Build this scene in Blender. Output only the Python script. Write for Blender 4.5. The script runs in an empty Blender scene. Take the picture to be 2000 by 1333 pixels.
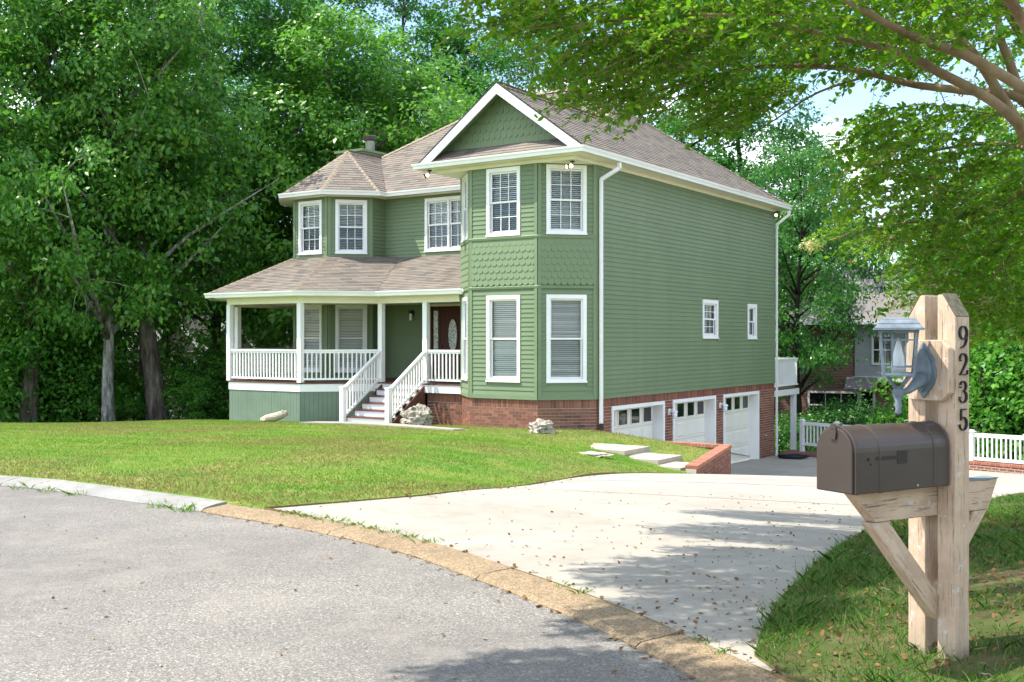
import bpy, math, random
import numpy as np
from mathutils import Vector, Matrix
from mathutils.geometry import delaunay_2d_cdt

SC = bpy.context.scene
COL = SC.collection
R = math.radians
rnd = random.Random(7)
nrg = np.random.default_rng(11)

# ------------------------------------------------------------------ camera, sky, sun, exposure
F = 2120.0 / 2000.0            # focal length in picture widths
CAMZ, HOR = 1.5, 662.0         # eye height (m), horizon row of the photograph
cam_d = bpy.data.cameras.new('camera')
cam_d.sensor_width = 36.0
cam_d.lens = 36.0 * F
cam_d.shift_y = -(666.5 - HOR) / 2000.0
cam_d.clip_start = 0.05
cam_d.clip_end = 3000
cam = bpy.data.objects.new('camera', cam_d)
cam.location = (0, 0, CAMZ)
cam.rotation_euler = (R(90), 0, 0)
COL.objects.link(cam)
SC.camera = cam

SUN = Vector((-0.60, -0.01, 1.0)).normalized()      # towards the sun
w = bpy.data.worlds.new('World')
SC.world = w
w.use_nodes = True
nt = w.node_tree
nt.nodes.clear()
sky = nt.nodes.new('ShaderNodeTexSky')
sky.sky_type = 'NISHITA'
sky.sun_disc = False
sky.sun_elevation = math.asin(SUN.z)
sky.sun_rotation = math.atan2(SUN.x, SUN.y)
sky.air_density = 1.0
sky.dust_density = 0.6
sky.ozone_density = 1.6
tc = nt.nodes.new('ShaderNodeTexCoord')
mp = nt.nodes.new('ShaderNodeMapping'); mp.inputs['Scale'].default_value = (1, 1, 2.4)
mp.inputs['Location'].default_value = (0.35, 0.1, 0.2)
nz = nt.nodes.new('ShaderNodeTexNoise'); nz.inputs['Scale'].default_value = 3.2
nz.inputs['Detail'].default_value = 9; nz.inputs['Roughness'].default_value = 0.56
rp = nt.nodes.new('ShaderNodeValToRGB')
rp.color_ramp.elements[0].position = 0.50; rp.color_ramp.elements[0].color = (0, 0, 0, 1)
rp.color_ramp.elements[1].position = 0.60; rp.color_ramp.elements[1].color = (1, 1, 1, 1)
mx = nt.nodes.new('ShaderNodeMix'); mx.data_type = 'RGBA'
mx.inputs['B'].default_value = (9.5, 9.8, 10.4, 1)
bg = nt.nodes.new('ShaderNodeBackground'); bg.inputs['Strength'].default_value = 0.15
wo = nt.nodes.new('ShaderNodeOutputWorld')
L = nt.links.new
L(tc.outputs['Generated'], mp.inputs['Vector']); L(mp.outputs['Vector'], nz.inputs['Vector'])
L(nz.outputs['Fac'], rp.inputs['Fac']); L(rp.outputs['Color'], mx.inputs['Factor'])
L(sky.outputs['Color'], mx.inputs['A']); L(mx.outputs['Result'], bg.inputs['Color'])
L(bg.outputs['Background'], wo.inputs['Surface'])

sun_d = bpy.data.lights.new('sun', 'SUN')
sun_d.energy = 3.9
sun_d.angle = R(0.55)
sun_d.color = (1.0, 0.95, 0.86)
sun = bpy.data.objects.new('sun', sun_d)
sun.rotation_euler = SUN.to_track_quat('Z', 'Y').to_euler()
sun.location = (-20, -5, 40)
COL.objects.link(sun)

SC.view_settings.view_transform = 'Standard'
SC.view_settings.look = 'None'
SC.view_settings.gamma = 1.0
SC.view_settings.use_curve_mapping = False
SC.view_settings.exposure = 1.22
SC.render.engine = 'CYCLES'
SC.cycles.use_denoising = True
SC.cycles.use_adaptive_sampling = False
SC.cycles.max_bounces = 7
SC.cycles.diffuse_bounces = 4
SC.cycles.transparent_max_bounces = 10
SC.cycles.sample_clamp_indirect = 6.0

def at(u, v, Y):               # photograph pixel + distance -> point
    return Vector(((u - 1000) / 2120.0 * Y, Y, CAMZ - (v - HOR) / 2120.0 * Y))

# ------------------------------------------------------------------ materials
def srgb(r, g, b):
    f = lambda c: (c / 255 / 12.92) if c / 255 <= 0.04045 else ((c / 255 + 0.055) / 1.055) ** 2.4
    return (f(r), f(g), f(b), 1)

class Mat:
    """small node-tree helper"""
    def __init__(s, name):
        s.m = bpy.data.materials.new(name); s.m.use_nodes = True
        s.t = s.m.node_tree; s.t.nodes.clear()
        s.out = s.t.nodes.new('ShaderNodeOutputMaterial')
    def n(s, typ, **kw):
        x = s.t.nodes.new(typ)
        for k, v in kw.items():
            if k in x.inputs: x.inputs[k].default_value = v
            else: setattr(x, k, v)
        return x
    def l(s, a, b): s.t.links.new(a, b)
    def coord(s, scale=(1, 1, 1)):
        g = s.n('ShaderNodeTexCoord'); m = s.n('ShaderNodeMapping'); m.inputs['Scale'].default_value = scale
        s.l(g.outputs['Object'], m.inputs['Vector']); return m.outputs['Vector']
    def coord_axis(s, axis, across, along):
        g = s.n('ShaderNodeTexCoord'); d = s.n('ShaderNodeVectorMath', operation='DOT_PRODUCT'); s.l(g.outputs['Object'], d.inputs[0]); d.inputs[1].default_value = axis
        a = s.n('ShaderNodeVectorMath', operation='SCALE'); a.inputs[0].default_value = axis; s.l(d.outputs['Value'], a.inputs['Scale'])
        a2 = s.n('ShaderNodeVectorMath', operation='SCALE'); s.l(a.outputs[0], a2.inputs[0]); a2.inputs['Scale'].default_value = along - across
        b = s.n('ShaderNodeVectorMath', operation='SCALE'); s.l(g.outputs['Object'], b.inputs[0]); b.inputs['Scale'].default_value = across
        c = s.n('ShaderNodeVectorMath', operation='ADD'); s.l(a2.outputs[0], c.inputs[0]); s.l(b.outputs[0], c.inputs[1]); return c.outputs[0]
    def noise(s, scale, detail=4, rough=0.55, vec=None):
        x = s.n('ShaderNodeTexNoise'); x.inputs['Scale'].default_value = scale
        x.inputs['Detail'].default_value = detail; x.inputs['Roughness'].default_value = rough
        s.l(vec if vec is not None else s.coord(), x.inputs['Vector']); return x.outputs['Fac']
    def ramp(s, fac, stops, interp='LINEAR'):
        x = s.n('ShaderNodeValToRGB'); e = x.color_ramp.elements; x.color_ramp.interpolation = interp
        while len(e) < len(stops): e.new(0.5)
        for i, (p, c) in enumerate(stops):
            e[i].position = p
            e[i].color = (c, c, c, 1) if isinstance(c, (int, float)) else (tuple(c) + (1,))[:4]
        s.l(fac, x.inputs['Fac']); return x.outputs['Color']
    def mix(s, fac, a, b, mode='MIX'):
        x = s.n('ShaderNodeMix', data_type='RGBA', blend_type=mode)
        for sock, val in (('Factor', fac), ('A', a), ('B', b)):
            i = x.inputs[sock]
            if isinstance(val, (int, float)): i.default_value = val
            elif isinstance(val, tuple): i.default_value = (tuple(val) + (1,))[:4]
            else: s.l(val, i)
        return x.outputs['Result']
    def rand(s):
        o = s.n('ShaderNodeObjectInfo'); g = s.n('ShaderNodeNewGeometry')
        a = s.n('ShaderNodeMath', operation='ADD'); s.l(o.outputs['Random'], a.inputs[0]); s.l(g.outputs['Random Per Island'], a.inputs[1])
        b = s.n('ShaderNodeMath', operation='FRACT'); s.l(a.outputs[0], b.inputs[0]); return b.outputs[0]
    def bump(s, h, strength=0.3, dist=0.01):
        b = s.n('ShaderNodeBump'); b.inputs['Strength'].default_value = strength; b.inputs['Distance'].default_value = dist
        s.l(h, b.inputs['Height']); return b.outputs['Normal']
    def done(s, color, rough=0.6, spec=0.4, metal=0.0, normal=None):
        p = s.n('ShaderNodeBsdfPrincipled')
        for sock, val in (('Base Color', color), ('Roughness', rough)):
            if isinstance(val, (int, float)): p.inputs[sock].default_value = val
            elif isinstance(val, tuple): p.inputs[sock].default_value = (tuple(val) + (1,))[:4]
            else: s.l(val, p.inputs[sock])
        p.inputs['Specular IOR Level'].default_value = spec
        p.inputs['Metallic'].default_value = metal
        if normal is not None: s.l(normal, p.inputs['Normal'])
        s.l(p.outputs['BSDF'], s.out.inputs['Surface']); s.p = p
        return s.m

M = {}
def paint(name, col, rough=0.45, var=0.10, scale=2.0, fine=40, bump=0.08):
    m = Mat(name); a = m.noise(scale, 5); b = m.noise(fine, 3)
    dk = tuple(c * (1 - var) for c in col); lt = tuple(min(1, c * (1 + var * 0.7)) for c in col)
    c = m.mix(m.ramp(a, [(0.3, 0), (0.7, 1)]), dk, lt)
    c = m.mix(0.10, c, m.ramp(b, [(0.3, 0.15), (0.7, 0.9)]), 'OVERLAY')
    return m.done(c, rough, 0.35, normal=m.bump(b, bump, 0.004))
GREEN = (0.160, 0.216, 0.120)
def siding(name, k=1.0):
    m = Mat(name); r = m.rand(); a = m.noise(0.7, 5); b = m.noise(1.0, 5, vec=m.coord((2, 2, 60)))
    c = m.mix(m.ramp(a, [(0.3, 0), (0.7, 1)]), tuple(x * 0.93 * k for x in GREEN), tuple(x * 1.05 * k for x in GREEN))
    c = m.mix(m.ramp(r, [(0, 0), (1, 0.22)]), c, tuple(x * 0.86 * k for x in GREEN))
    d = m.noise(1.0, 6, 0.6, vec=m.coord((2.5, 2.5, 0.22))); c = m.mix(m.ramp(d, [(0.45, 0), (0.75, 0.28)]), c, tuple(x * 0.72 * k for x in GREEN))
    return m.done(c, 0.55, 0.25, normal=m.bump(b, 0.10, 0.003))
M['siding'] = siding('green_painted_board')
M['green_trim'] = paint('green_trim_paint', tuple(x * 1.03 for x in GREEN), 0.5)
M['scale'] = siding('green_fish_scale', 1.06)
M['white'] = paint('white_paint', (0.80, 0.80, 0.78), 0.4, 0.05)
M['cream'] = paint('cream_paint', (0.78, 0.74, 0.58), 0.45, 0.05)
M['gutter'] = paint('white_gutter_enamel', (0.82, 0.82, 0.79), 0.3, 0.06, 1.2)
M['deck'] = paint('brown_deck_paint', (0.12, 0.052, 0.042), 0.5, 0.25, 5)
M['garage'] = paint('garage_door_enamel', (0.74, 0.72, 0.63), 0.4, 0.04)
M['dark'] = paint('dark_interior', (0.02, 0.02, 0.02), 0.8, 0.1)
M['skirt'] = paint('blue_green_skirt_paint', (0.150, 0.205, 0.150), 0.55, 0.12)
M['rake'] = paint('cool_white_rake_paint', (0.74, 0.78, 0.82), 0.45, 0.06)
M['pane_dark'] = Mat('dark_window_pane').done((0.012, 0.014, 0.016), 0.05, 0.6)
M['deck_red'] = paint('red_brown_deck_paint', (0.20, 0.085, 0.07), 0.6, 0.25, 5)
M['slab'] = paint('pale_slab_concrete', (0.36, 0.32, 0.25), 0.9, 0.15, 4)
M['black_metal'] = paint('black_metal', (0.018, 0.018, 0.02), 0.4, 0.2)
M['bronze'] = paint('bronze_metal', (0.05, 0.035, 0.025), 0.35, 0.2)

m = Mat('asphalt_shingle'); r = m.rand(); a = m.noise(160, 2); b = m.noise(0.9, 5)
c = m.ramp(r, [(0.0, (0.130, 0.112, 0.094)), (0.25, (0.202, 0.176, 0.144)), (0.5, (0.178, 0.160, 0.136)), (0.72, (0.232, 0.188, 0.150)), (1.0, (0.112, 0.105, 0.096))])
c = m.mix(0.35, c, m.ramp(a, [(0.3, 0.2), (0.7, 0.85)]), 'OVERLAY')
c = m.mix(m.ramp(b, [(0.35, 0.0), (0.75, 0.35)]), c, (0.155, 0.13, 0.11))
M['shingle'] = m.done(c, 0.9, 0.15, normal=m.bump(a, 0.4, 0.004))
m = Mat('hip_shingle'); r = m.rand(); a = m.noise(160, 2)
c = m.mix(r, (0.23, 0.185, 0.135), (0.28, 0.225, 0.165)); c = m.mix(0.3, c, m.ramp(a, [(0.3, 0.2), (0.7, 0.85)]), 'OVERLAY')
M['hip'] = m.done(c, 0.9, 0.15)
m = Mat('roof_deck'); M['roof_deck'] = m.done((0.06, 0.048, 0.04), 0.95, 0.1)

m = Mat('red_brick'); r = m.rand(); a = m.noise(30, 5); b = m.noise(3, 4)
c = m.ramp(r, [(0, (0.15, 0.058, 0.040)), (0.3, (0.25, 0.098, 0.062)), (0.55, (0.19, 0.074, 0.050)), (0.8, (0.30, 0.128, 0.080)), (1, (0.095, 0.045, 0.036))])
c = m.mix(m.ramp(a, [(0.45, 0), (0.75, 0.35)]), c, (0.33, 0.22, 0.17)); c = m.mix(m.ramp(b, [(0.4, 0), (0.8, 0.3)]), c, (0.08, 0.035, 0.028))
M['brick'] = m.done(c, 0.85, 0.2, normal=m.bump(a, 0.35, 0.006))
m = Mat('orange_cap_brick'); r = m.rand(); a = m.noise(30, 5)
c = m.ramp(r, [(0, (0.30, 0.11, 0.07)), (0.5, (0.38, 0.16, 0.10)), (1, (0.26, 0.09, 0.06))]); c = m.mix(m.ramp(a, [(0.4, 0), (0.8, 0.4)]), c, (0.42, 0.28, 0.20))
M['cap'] = m.done(c, 0.85, 0.2, normal=m.bump(a, 0.35, 0.006))
m = Mat('mortar'); a = m.noise(50, 4); M['mortar'] = m.done(m.mix(a, (0.42, 0.38, 0.32), (0.56, 0.52, 0.45)), 0.95, 0.1, normal=m.bump(a, 0.3, 0.004))

m = Mat('far_brick'); bt = m.n('ShaderNodeTexBrick'); bt.inputs['Scale'].default_value = 1.0
gq = m.n('ShaderNodeTexCoord'); sq_ = m.n('ShaderNodeSeparateXYZ'); m.l(gq.outputs['Object'], sq_.inputs[0]); aq = m.n('ShaderNodeMath', operation='ADD'); m.l(sq_.outputs[0], aq.inputs[0]); m.l(sq_.outputs[1], aq.inputs[1]); cq = m.n('ShaderNodeCombineXYZ'); m.l(aq.outputs[0], cq.inputs[0]); m.l(sq_.outputs[2], cq.inputs[1]); m.l(cq.outputs[0], bt.inputs['Vector'])
for k_, v_ in (('Color1', (0.24, 0.085, 0.06, 1)), ('Color2', (0.16, 0.055, 0.045, 1)), ('Mortar', (0.34, 0.29, 0.25, 1)), ('Mortar Size', 0.012), ('Brick Width', 0.22), ('Row Height', 0.08)):
    bt.inputs[k_].default_value = v_
M['far_brick'] = m.done(bt.outputs['Color'], 0.9, 0.1)
M['far_siding'] = paint('grey_siding', (0.36, 0.37, 0.37), 0.6)
M['far_tan'] = paint('tan_siding', (0.30, 0.245, 0.20), 0.7)
m = Mat('far_shingle'); a = m.noise(9, 6, vec=m.coord((1, 1, 6))); M['far_roof'] = m.done(m.ramp(a, [(0.3, (0.13, 0.12, 0.115)), (0.7, (0.24, 0.225, 0.215))]), 0.95, 0.1)

m = Mat('window_glass'); fr = m.n('ShaderNodeFresnel', IOR=1.34); tr = m.n('ShaderNodeBsdfTransparent', Color=(0.95, 0.97, 0.96, 1)); gl = m.n('ShaderNodeBsdfGlossy', Roughness=0.015, Color=(0.95, 0.98, 1, 1))
ms = m.n('ShaderNodeMixShader'); m.l(fr.outputs[0], ms.inputs[0]); m.l(tr.outputs[0], ms.inputs[1]); m.l(gl.outputs[0], ms.inputs[2]); m.l(ms.outputs[0], m.out.inputs['Surface'])
M['glass'] = m.m
m = Mat('insect_screen_glass'); fr = m.n('ShaderNodeFresnel', IOR=1.5); tr = m.n('ShaderNodeBsdfTransparent', Color=(0.62, 0.65, 0.67, 1)); gl = m.n('ShaderNodeBsdfGlossy', Roughness=0.12, Color=(0.8, 0.9, 1, 1))
ms = m.n('ShaderNodeMixShader'); m.l(fr.outputs[0], ms.inputs[0]); m.l(tr.outputs[0], ms.inputs[1]); m.l(gl.outputs[0], ms.inputs[2]); m.l(ms.outputs[0], m.out.inputs['Surface'])
M['screen'] = m.m
M['blind'] = paint('white_blind', (0.84, 0.86, 0.80), 0.5, 0.04)
m = Mat('leaded_glass'); v_ = m.n('ShaderNodeTexVoronoi', Scale=26.0, feature='DISTANCE_TO_EDGE'); m.l(m.coord(), v_.inputs['Vector']); a = m.noise(18, 3)
c = m.mix(m.ramp(v_.outputs['Distance'], [(0.02, 1), (0.06, 0)]), m.ramp(a, [(0.35, (0.20, 0.26, 0.24)), (0.65, (0.62, 0.68, 0.66))]), (0.06, 0.07, 0.06)); M['leaded'] = m.done(c, 0.12, 0.7, normal=m.bump(a, 0.5, 0.01))
m = Mat('mahogany'); a = m.noise(6, 6, vec=m.coord((7, 7, 0.8))); M['door'] = m.done(m.ramp(a, [(0.3, (0.040, 0.010, 0.007)), (0.7, (0.095, 0.024, 0.015))]), 0.5, 0.25)

# ground surfaces
m = Mat('asphalt'); a = m.noise(62, 3, 0.75); b = m.noise(0.35, 5); d = m.noise(210, 2, 0.6); e = m.noise(2.2, 6, 0.65)
vo = m.n('ShaderNodeTexVoronoi', Scale=120.0); m.l(m.coord(), vo.inputs['Vector']); sv = m.n('ShaderNodeSeparateColor'); m.l(vo.outputs['Color'], sv.inputs[0])
c = m.ramp(sv.outputs[0], [(0.05, (0.060, 0.059, 0.057)), (0.45, (0.165, 0.161, 0.155)), (0.80, (0.235, 0.229, 0.218)), (0.97, (0.46, 0.445, 0.42))])
c = m.mix(m.ramp(a, [(0.40, 0.5), (0.52, 0)]), c, (0.085, 0.083, 0.08))
c = m.mix(m.ramp(d, [(0.42, 0), (0.62, 0.55)]), c, (0.31, 0.30, 0.285))
c = m.mix(m.ramp(b, [(0.42, 0), (0.60, 0.55)]), c, (0.125, 0.122, 0.120)); h_ = m.noise(0.9, 8, 0.75); c = m.mix(m.ramp(h_, [(0.50, 0), (0.70, 0.5)]), c, (0.29, 0.275, 0.25))
c = m.mix(m.ramp(e, [(0.52, 0), (0.74, 0.30)]), c, (0.32, 0.30, 0.265))
c = m.mix(1.0, c, (0.92, 0.875, 0.815), 'MULTIPLY')
M['asphalt'] = m.done(c, 0.9, 0.25, normal=m.bump(sv.outputs[1], 0.25, 0.004))
m = Mat('pale_concrete'); a = m.noise(0.6, 6); b = m.noise(28, 5, 0.65); d = m.noise(130, 2); e = m.noise(3.0, 7, 0.7)
c = m.mix(m.ramp(a, [(0.35, 0), (0.7, 1)]), (0.290, 0.262, 0.218), (0.365, 0.336, 0.286))
c = m.mix(m.ramp(b, [(0.48, 0), (0.72, 0.38)]), c, (0.33, 0.305, 0.265)); c = m.mix(m.ramp(d, [(0.55, 0), (0.72, 0.45)]), c, (0.27, 0.25, 0.22))
c = m.mix(m.ramp(e, [(0.48, 0), (0.74, 0.55)]), c, (0.20, 0.18, 0.15))
M['concrete'] = m.done(c, 0.85, 0.25, normal=m.bump(d, 0.5, 0.006))
m = Mat('grey_kerb_concrete'); a = m.noise(1.2, 6); b = m.noise(60, 4)
c = m.mix(m.ramp(a, [(0.3, 0), (0.7, 1)]), (0.20, 0.195, 0.18), (0.29, 0.282, 0.262)); c = m.mix(m.ramp(b, [(0.5, 0), (0.75, 0.4)]), c, (0.15, 0.145, 0.13)); e = m.noise(6, 7, 0.72); c = m.mix(m.ramp(e, [(0.5, 0), (0.7, 0.55)]), c, (0.13, 0.12, 0.10))
M['kerb'] = m.done(c, 0.9, 0.2, normal=m.bump(b, 0.4, 0.006))
m = Mat('tan_pebble_concrete'); a = m.noise(1.0, 6); v_ = m.n('ShaderNodeTexVoronoi', Scale=95.0); m.l(m.coord(), v_.inputs['Vector'])
c = m.mix(m.ramp(a, [(0.3, 0), (0.7, 1)]), (0.185, 0.130, 0.074), (0.245, 0.178, 0.105))
hs = m.n('ShaderNodeSeparateColor'); m.l(v_.outputs['Color'], hs.inputs['Color'])
c = m.mix(m.ramp(hs.outputs[0], [(0, 0.0), (1, 0.85)]), c, (0.36, 0.275, 0.17)); c = m.mix(m.ramp(hs.outputs[1], [(0.72, 0), (0.8, 0.7)]), c, (0.15, 0.10, 0.06)); e = m.noise(5, 7, 0.7); c = m.mix(m.ramp(e, [(0.48, 0), (0.68, 0.6)]), c, (0.15, 0.105, 0.065))
M['pebble'] = m.done(c, 0.85, 0.25, normal=m.bump(v_.outputs['Distance'], 0.6, 0.01))
m = Mat('lawn_and_forest_floor'); at_ = m.n('ShaderNodeAttribute', attribute_name='lawn'); a = m.noise(0.7, 6); b = m.noise(14, 4); d = m.noise(2.2, 5)
g = m.mix(m.ramp(a, [(0.35, 0), (0.65, 1)]), (0.075, 0.165, 0.020), (0.16, 0.21, 0.04)); g = m.mix(m.ramp(d, [(0.5, 0), (0.75, 0.7)]), g, (0.28, 0.225, 0.09)); g = m.mix(m.ramp(b, [(0.45, 0), (0.8, 0.4)]), g, (0.05, 0.06, 0.02))
f_ = m.ramp(d, [(0.3, (0.075, 0.055, 0.030)), (0.5, (0.055, 0.075, 0.020)), (0.7, (0.16, 0.105, 0.065))])
M['ground'] = m.done(m.mix(at_.outputs['Fac'], f_, g), 0.95, 0.1, normal=m.bump(b, 0.6, 0.03))

m = Mat('soil'); a = m.noise(20, 5); M['soil'] = m.done(m.mix(a, (0.10, 0.085, 0.03), (0.22, 0.17, 0.08)), 0.95, 0.1)

def leafmat(name, cols, transl=0.35, rough=0.4, tcol=(0.16, 0.30, 0.03), spec=0.28):
    m = Mat(name); r = m.rand(); c = m.ramp(r, [(i / (len(cols) - 1), x) for i, x in enumerate(cols)])
    p = m.n('ShaderNodeBsdfPrincipled', Roughness=rough); p.inputs['Specular IOR Level'].default_value = spec; m.l(c, p.inputs['Base Color'])
    t = m.n('ShaderNodeBsdfTranslucent'); m.l(m.mix(0.55, c, tcol), t.inputs['Color'])
    x = m.n('ShaderNodeMixShader', Fac=transl); m.l(p.outputs[0], x.inputs[1]); m.l(t.outputs[0], x.inputs[2]); m.l(x.outputs[0], m.out.inputs['Surface'])
    return m.m
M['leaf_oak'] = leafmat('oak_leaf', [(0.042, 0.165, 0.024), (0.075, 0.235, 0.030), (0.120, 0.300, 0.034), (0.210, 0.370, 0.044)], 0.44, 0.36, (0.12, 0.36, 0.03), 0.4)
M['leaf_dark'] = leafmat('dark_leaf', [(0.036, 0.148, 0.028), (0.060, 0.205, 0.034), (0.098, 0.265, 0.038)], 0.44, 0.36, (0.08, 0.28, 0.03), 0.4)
M['leaf_light'] = leafmat('light_green_leaf', [(0.068, 0.225, 0.026), (0.115, 0.305, 0.032), (0.190, 0.380, 0.042)], 0.44, 0.36, (0.16, 0.42, 0.03), 0.4)  # maple foliage, a lighter green of its own
M['leaf_myrtle'] = leafmat('myrtle_leaf', [(0.026, 0.140, 0.012), (0.055, 0.205, 0.014), (0.11, 0.28, 0.016), (0.23, 0.34, 0.018)], 0.54, 0.36, (0.28, 0.56, 0.012))
M['leaf_under'] = leafmat('undergrowth_leaf', [(0.045, 0.185, 0.022), (0.080, 0.265, 0.030), (0.16, 0.36, 0.040)], 0.44, 0.40, (0.14, 0.40, 0.03))
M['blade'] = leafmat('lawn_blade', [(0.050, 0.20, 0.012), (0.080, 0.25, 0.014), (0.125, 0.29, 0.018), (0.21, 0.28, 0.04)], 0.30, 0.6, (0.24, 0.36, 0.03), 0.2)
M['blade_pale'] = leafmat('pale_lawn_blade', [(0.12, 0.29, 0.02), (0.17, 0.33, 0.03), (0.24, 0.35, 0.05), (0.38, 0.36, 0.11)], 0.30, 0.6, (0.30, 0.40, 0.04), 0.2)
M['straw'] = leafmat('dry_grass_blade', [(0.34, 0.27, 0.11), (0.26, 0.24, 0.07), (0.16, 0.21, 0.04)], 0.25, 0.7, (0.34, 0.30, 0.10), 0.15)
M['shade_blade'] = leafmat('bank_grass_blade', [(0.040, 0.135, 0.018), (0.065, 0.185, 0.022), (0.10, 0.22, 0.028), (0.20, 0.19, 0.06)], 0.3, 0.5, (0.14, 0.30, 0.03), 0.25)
M['litter'] = leafmat('dry_leaf', [(0.15, 0.070, 0.030), (0.23, 0.125, 0.055), (0.10, 0.052, 0.028), (0.28, 0.18, 0.06)], 0.15, 0.7, (0.3, 0.16, 0.05), 0.1)
M['blossom'] = leafmat('cream_blossom', [(0.62, 0.58, 0.30), (0.72, 0.69, 0.42), (0.45, 0.50, 0.16)], 0.3, 0.6, (0.6, 0.55, 0.2), 0.2)
M['pink'] = leafmat('pink_blossom', [(0.60, 0.06, 0.30), (0.72, 0.12, 0.42)], 0.3, 0.6, (0.6, 0.1, 0.3), 0.2)
M['seedpod'] = leafmat('reddish_seed_tip', [(0.42, 0.16, 0.08), (0.36, 0.22, 0.06)], 0.3, 0.6, (0.4, 0.2, 0.05), 0.2)
def bark(name, c0, c1, c2, sc=6):
    m = Mat(name); a = m.noise(sc, 7, 0.7, vec=m.coord((1, 1, 0.25))); b = m.noise(2.2, 4)
    c = m.ramp(a, [(0.36, c0), (0.54, c1), (0.68, c2)]); c = m.mix(m.ramp(b, [(0.52, 0), (0.72, 0.4)]), c, (0.07, 0.085, 0.04))
    return m.done(c, 0.95, 0.1, normal=m.bump(a, 0.9, 0.04))
M['bark'] = bark('grey_bark', (0.045, 0.036, 0.028), (0.14, 0.118, 0.094), (0.26, 0.23, 0.19))
M['bark_pale'] = bark('lichen_bark', (0.08, 0.07, 0.055), (0.32, 0.31, 0.275), (0.60, 0.60, 0.55), 9)
M['bark_dark'] = bark('dark_bark', (0.012, 0.010, 0.008), (0.035, 0.028, 0.022), (0.07, 0.058, 0.048))
M['bark_myrtle'] = bark('smooth_tan_bark', (0.16, 0.105, 0.06), (0.29, 0.205, 0.125), (0.40, 0.30, 0.19), 3)
m = Mat('limestone'); a = m.noise(9, 8, 0.7); M['rock'] = m.done(m.ramp(a, [(0.32, (0.09, 0.075, 0.055)), (0.5, (0.36, 0.32, 0.26)), (0.68, (0.55, 0.51, 0.44))]), 0.95, 0.1, normal=m.bump(a, 1.0, 0.05))
m = Mat('driftwood'); a = m.noise(7, 7, 0.7, vec=m.coord((0.5, 3, 3))); M['drift'] = m.done(m.ramp(a, [(0.3, (0.20, 0.16, 0.11)), (0.6, (0.50, 0.44, 0.35))]), 0.9, 0.1, normal=m.bump(a, 0.8, 0.03))
# weathered tan post paint with cracks and worn grain
def post_paint(name, axis, greens=True):
    m = Mat(name); g1 = m.noise(3.2, 8, 0.70, vec=m.coord_axis(axis, 42, 2.2)); g2 = m.noise(1.0, 6, 0.6, vec=m.coord_axis(axis, 30, 3.5)); b = m.noise(6, 6, 0.65); d = m.noise(24, 6, 0.7)
    c = m.mix(m.ramp(b, [(0.35, 0), (0.65, 1)]), (0.46, 0.33, 0.225), (0.58, 0.435, 0.315))
    c = m.mix(m.ramp(g2, [(0.36, 0.4), (0.50, 0)]), c, (0.36, 0.27, 0.195))
    c = m.mix(m.ramp(g1, [(0.56, 0), (0.625, 0.88)]), c, (0.12, 0.095, 0.07)); c = m.mix(m.ramp(d, [(0.60, 0), (0.64, 0.8)]), c, (0.50, 0.53, 0.54))
    if greens:
        gz_ = m.n('ShaderNodeTexCoord'); sp = m.n('ShaderNodeSeparateXYZ'); m.l(gz_.outputs['Object'], sp.inputs[0]); low = m.ramp(sp.outputs[2], [(0.02, 1), (0.22, 0)])
        k = m.n('ShaderNodeMath', operation='MULTIPLY'); sc = m.n('ShaderNodeSeparateColor'); m.l(low, sc.inputs[0]); m.l(sc.outputs[0], k.inputs[0]); m.l(m.noise(9, 5), k.inputs[1]); c = m.mix(k.outputs[0], c, (0.14, 0.15, 0.09))
    return m.done(c, 0.85, 0.2, normal=m.bump(g1, 0.7, 0.006))
_sa = math.radians(60); _sd = (math.sin(_sa), math.cos(_sa), 0.0)
M['post'] = post_paint('weathered_post_paint', (0.0, 0.0, 1.0)); M['post_arm'] = post_paint('weathered_arm_paint', _sd, False)
M['post_brace'] = post_paint('weathered_brace_paint', tuple(Vector((_sd[0] * .68, _sd[1] * .68, -.73)).normalized()), False); M['post_brace_back'] = post_paint('weathered_back_brace_paint', tuple(Vector((_sd[0] * .62, _sd[1] * .62, .78)).normalized()), False)
m = Mat('bare_grey_wood'); g1 = m.noise(14, 8, 0.7, vec=m.coord((5, 5, 0.6))); b = m.noise(9, 5)
c = m.ramp(g1, [(0.3, (0.05, 0.045, 0.035)), (0.6, (0.20, 0.165, 0.125))]); c = m.mix(m.ramp(b, [(0.5, 0), (0.7, 0.6)]), c, (0.10, 0.115, 0.06)); M['barewood'] = m.done(c, 0.95, 0.1, normal=m.bump(g1, 0.8, 0.006))
m = Mat('brown_mailbox_paint'); a = m.noise(2.5, 6); b = m.noise(300, 2); d = m.noise(11, 6, 0.7)
c = m.mix(m.ramp(a, [(0.35, 0), (0.7, 1)]), (0.044, 0.031, 0.024), (0.063, 0.046, 0.037)); c = m.mix(m.ramp(d, [(0.60, 0), (0.75, 0.35)]), c, (0.10, 0.085, 0.072)); M['mailbox'] = m.done(c, 0.42, 0.45, normal=m.bump(b, 0.12, 0.001))
M['mail_stain'] = paint('mailbox_faded_patch', (0.020, 0.015, 0.014), 0.5, 0.1)
m = Mat('chalky_blue_lantern'); a = m.noise(14, 7, 0.7); c = m.ramp(a, [(0.3, (0.10, 0.12, 0.14)), (0.55, (0.165, 0.205, 0.24)), (0.75, (0.24, 0.275, 0.30))]); M['lantern'] = m.done(c, 0.6, 0.3, normal=m.bump(a, 0.3, 0.004))
m = Mat('frosted_bulb'); p_ = m.done((0.75, 0.78, 0.80), 0.2, 0.6); M['bulb'] = p_
m = Mat('lit_bulb'); e = m.n('ShaderNodeEmission', Color=(1.0, 0.74, 0.36, 1), Strength=3.0); m.l(e.outputs[0], m.out.inputs['Surface']); M['lit'] = m.m
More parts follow.
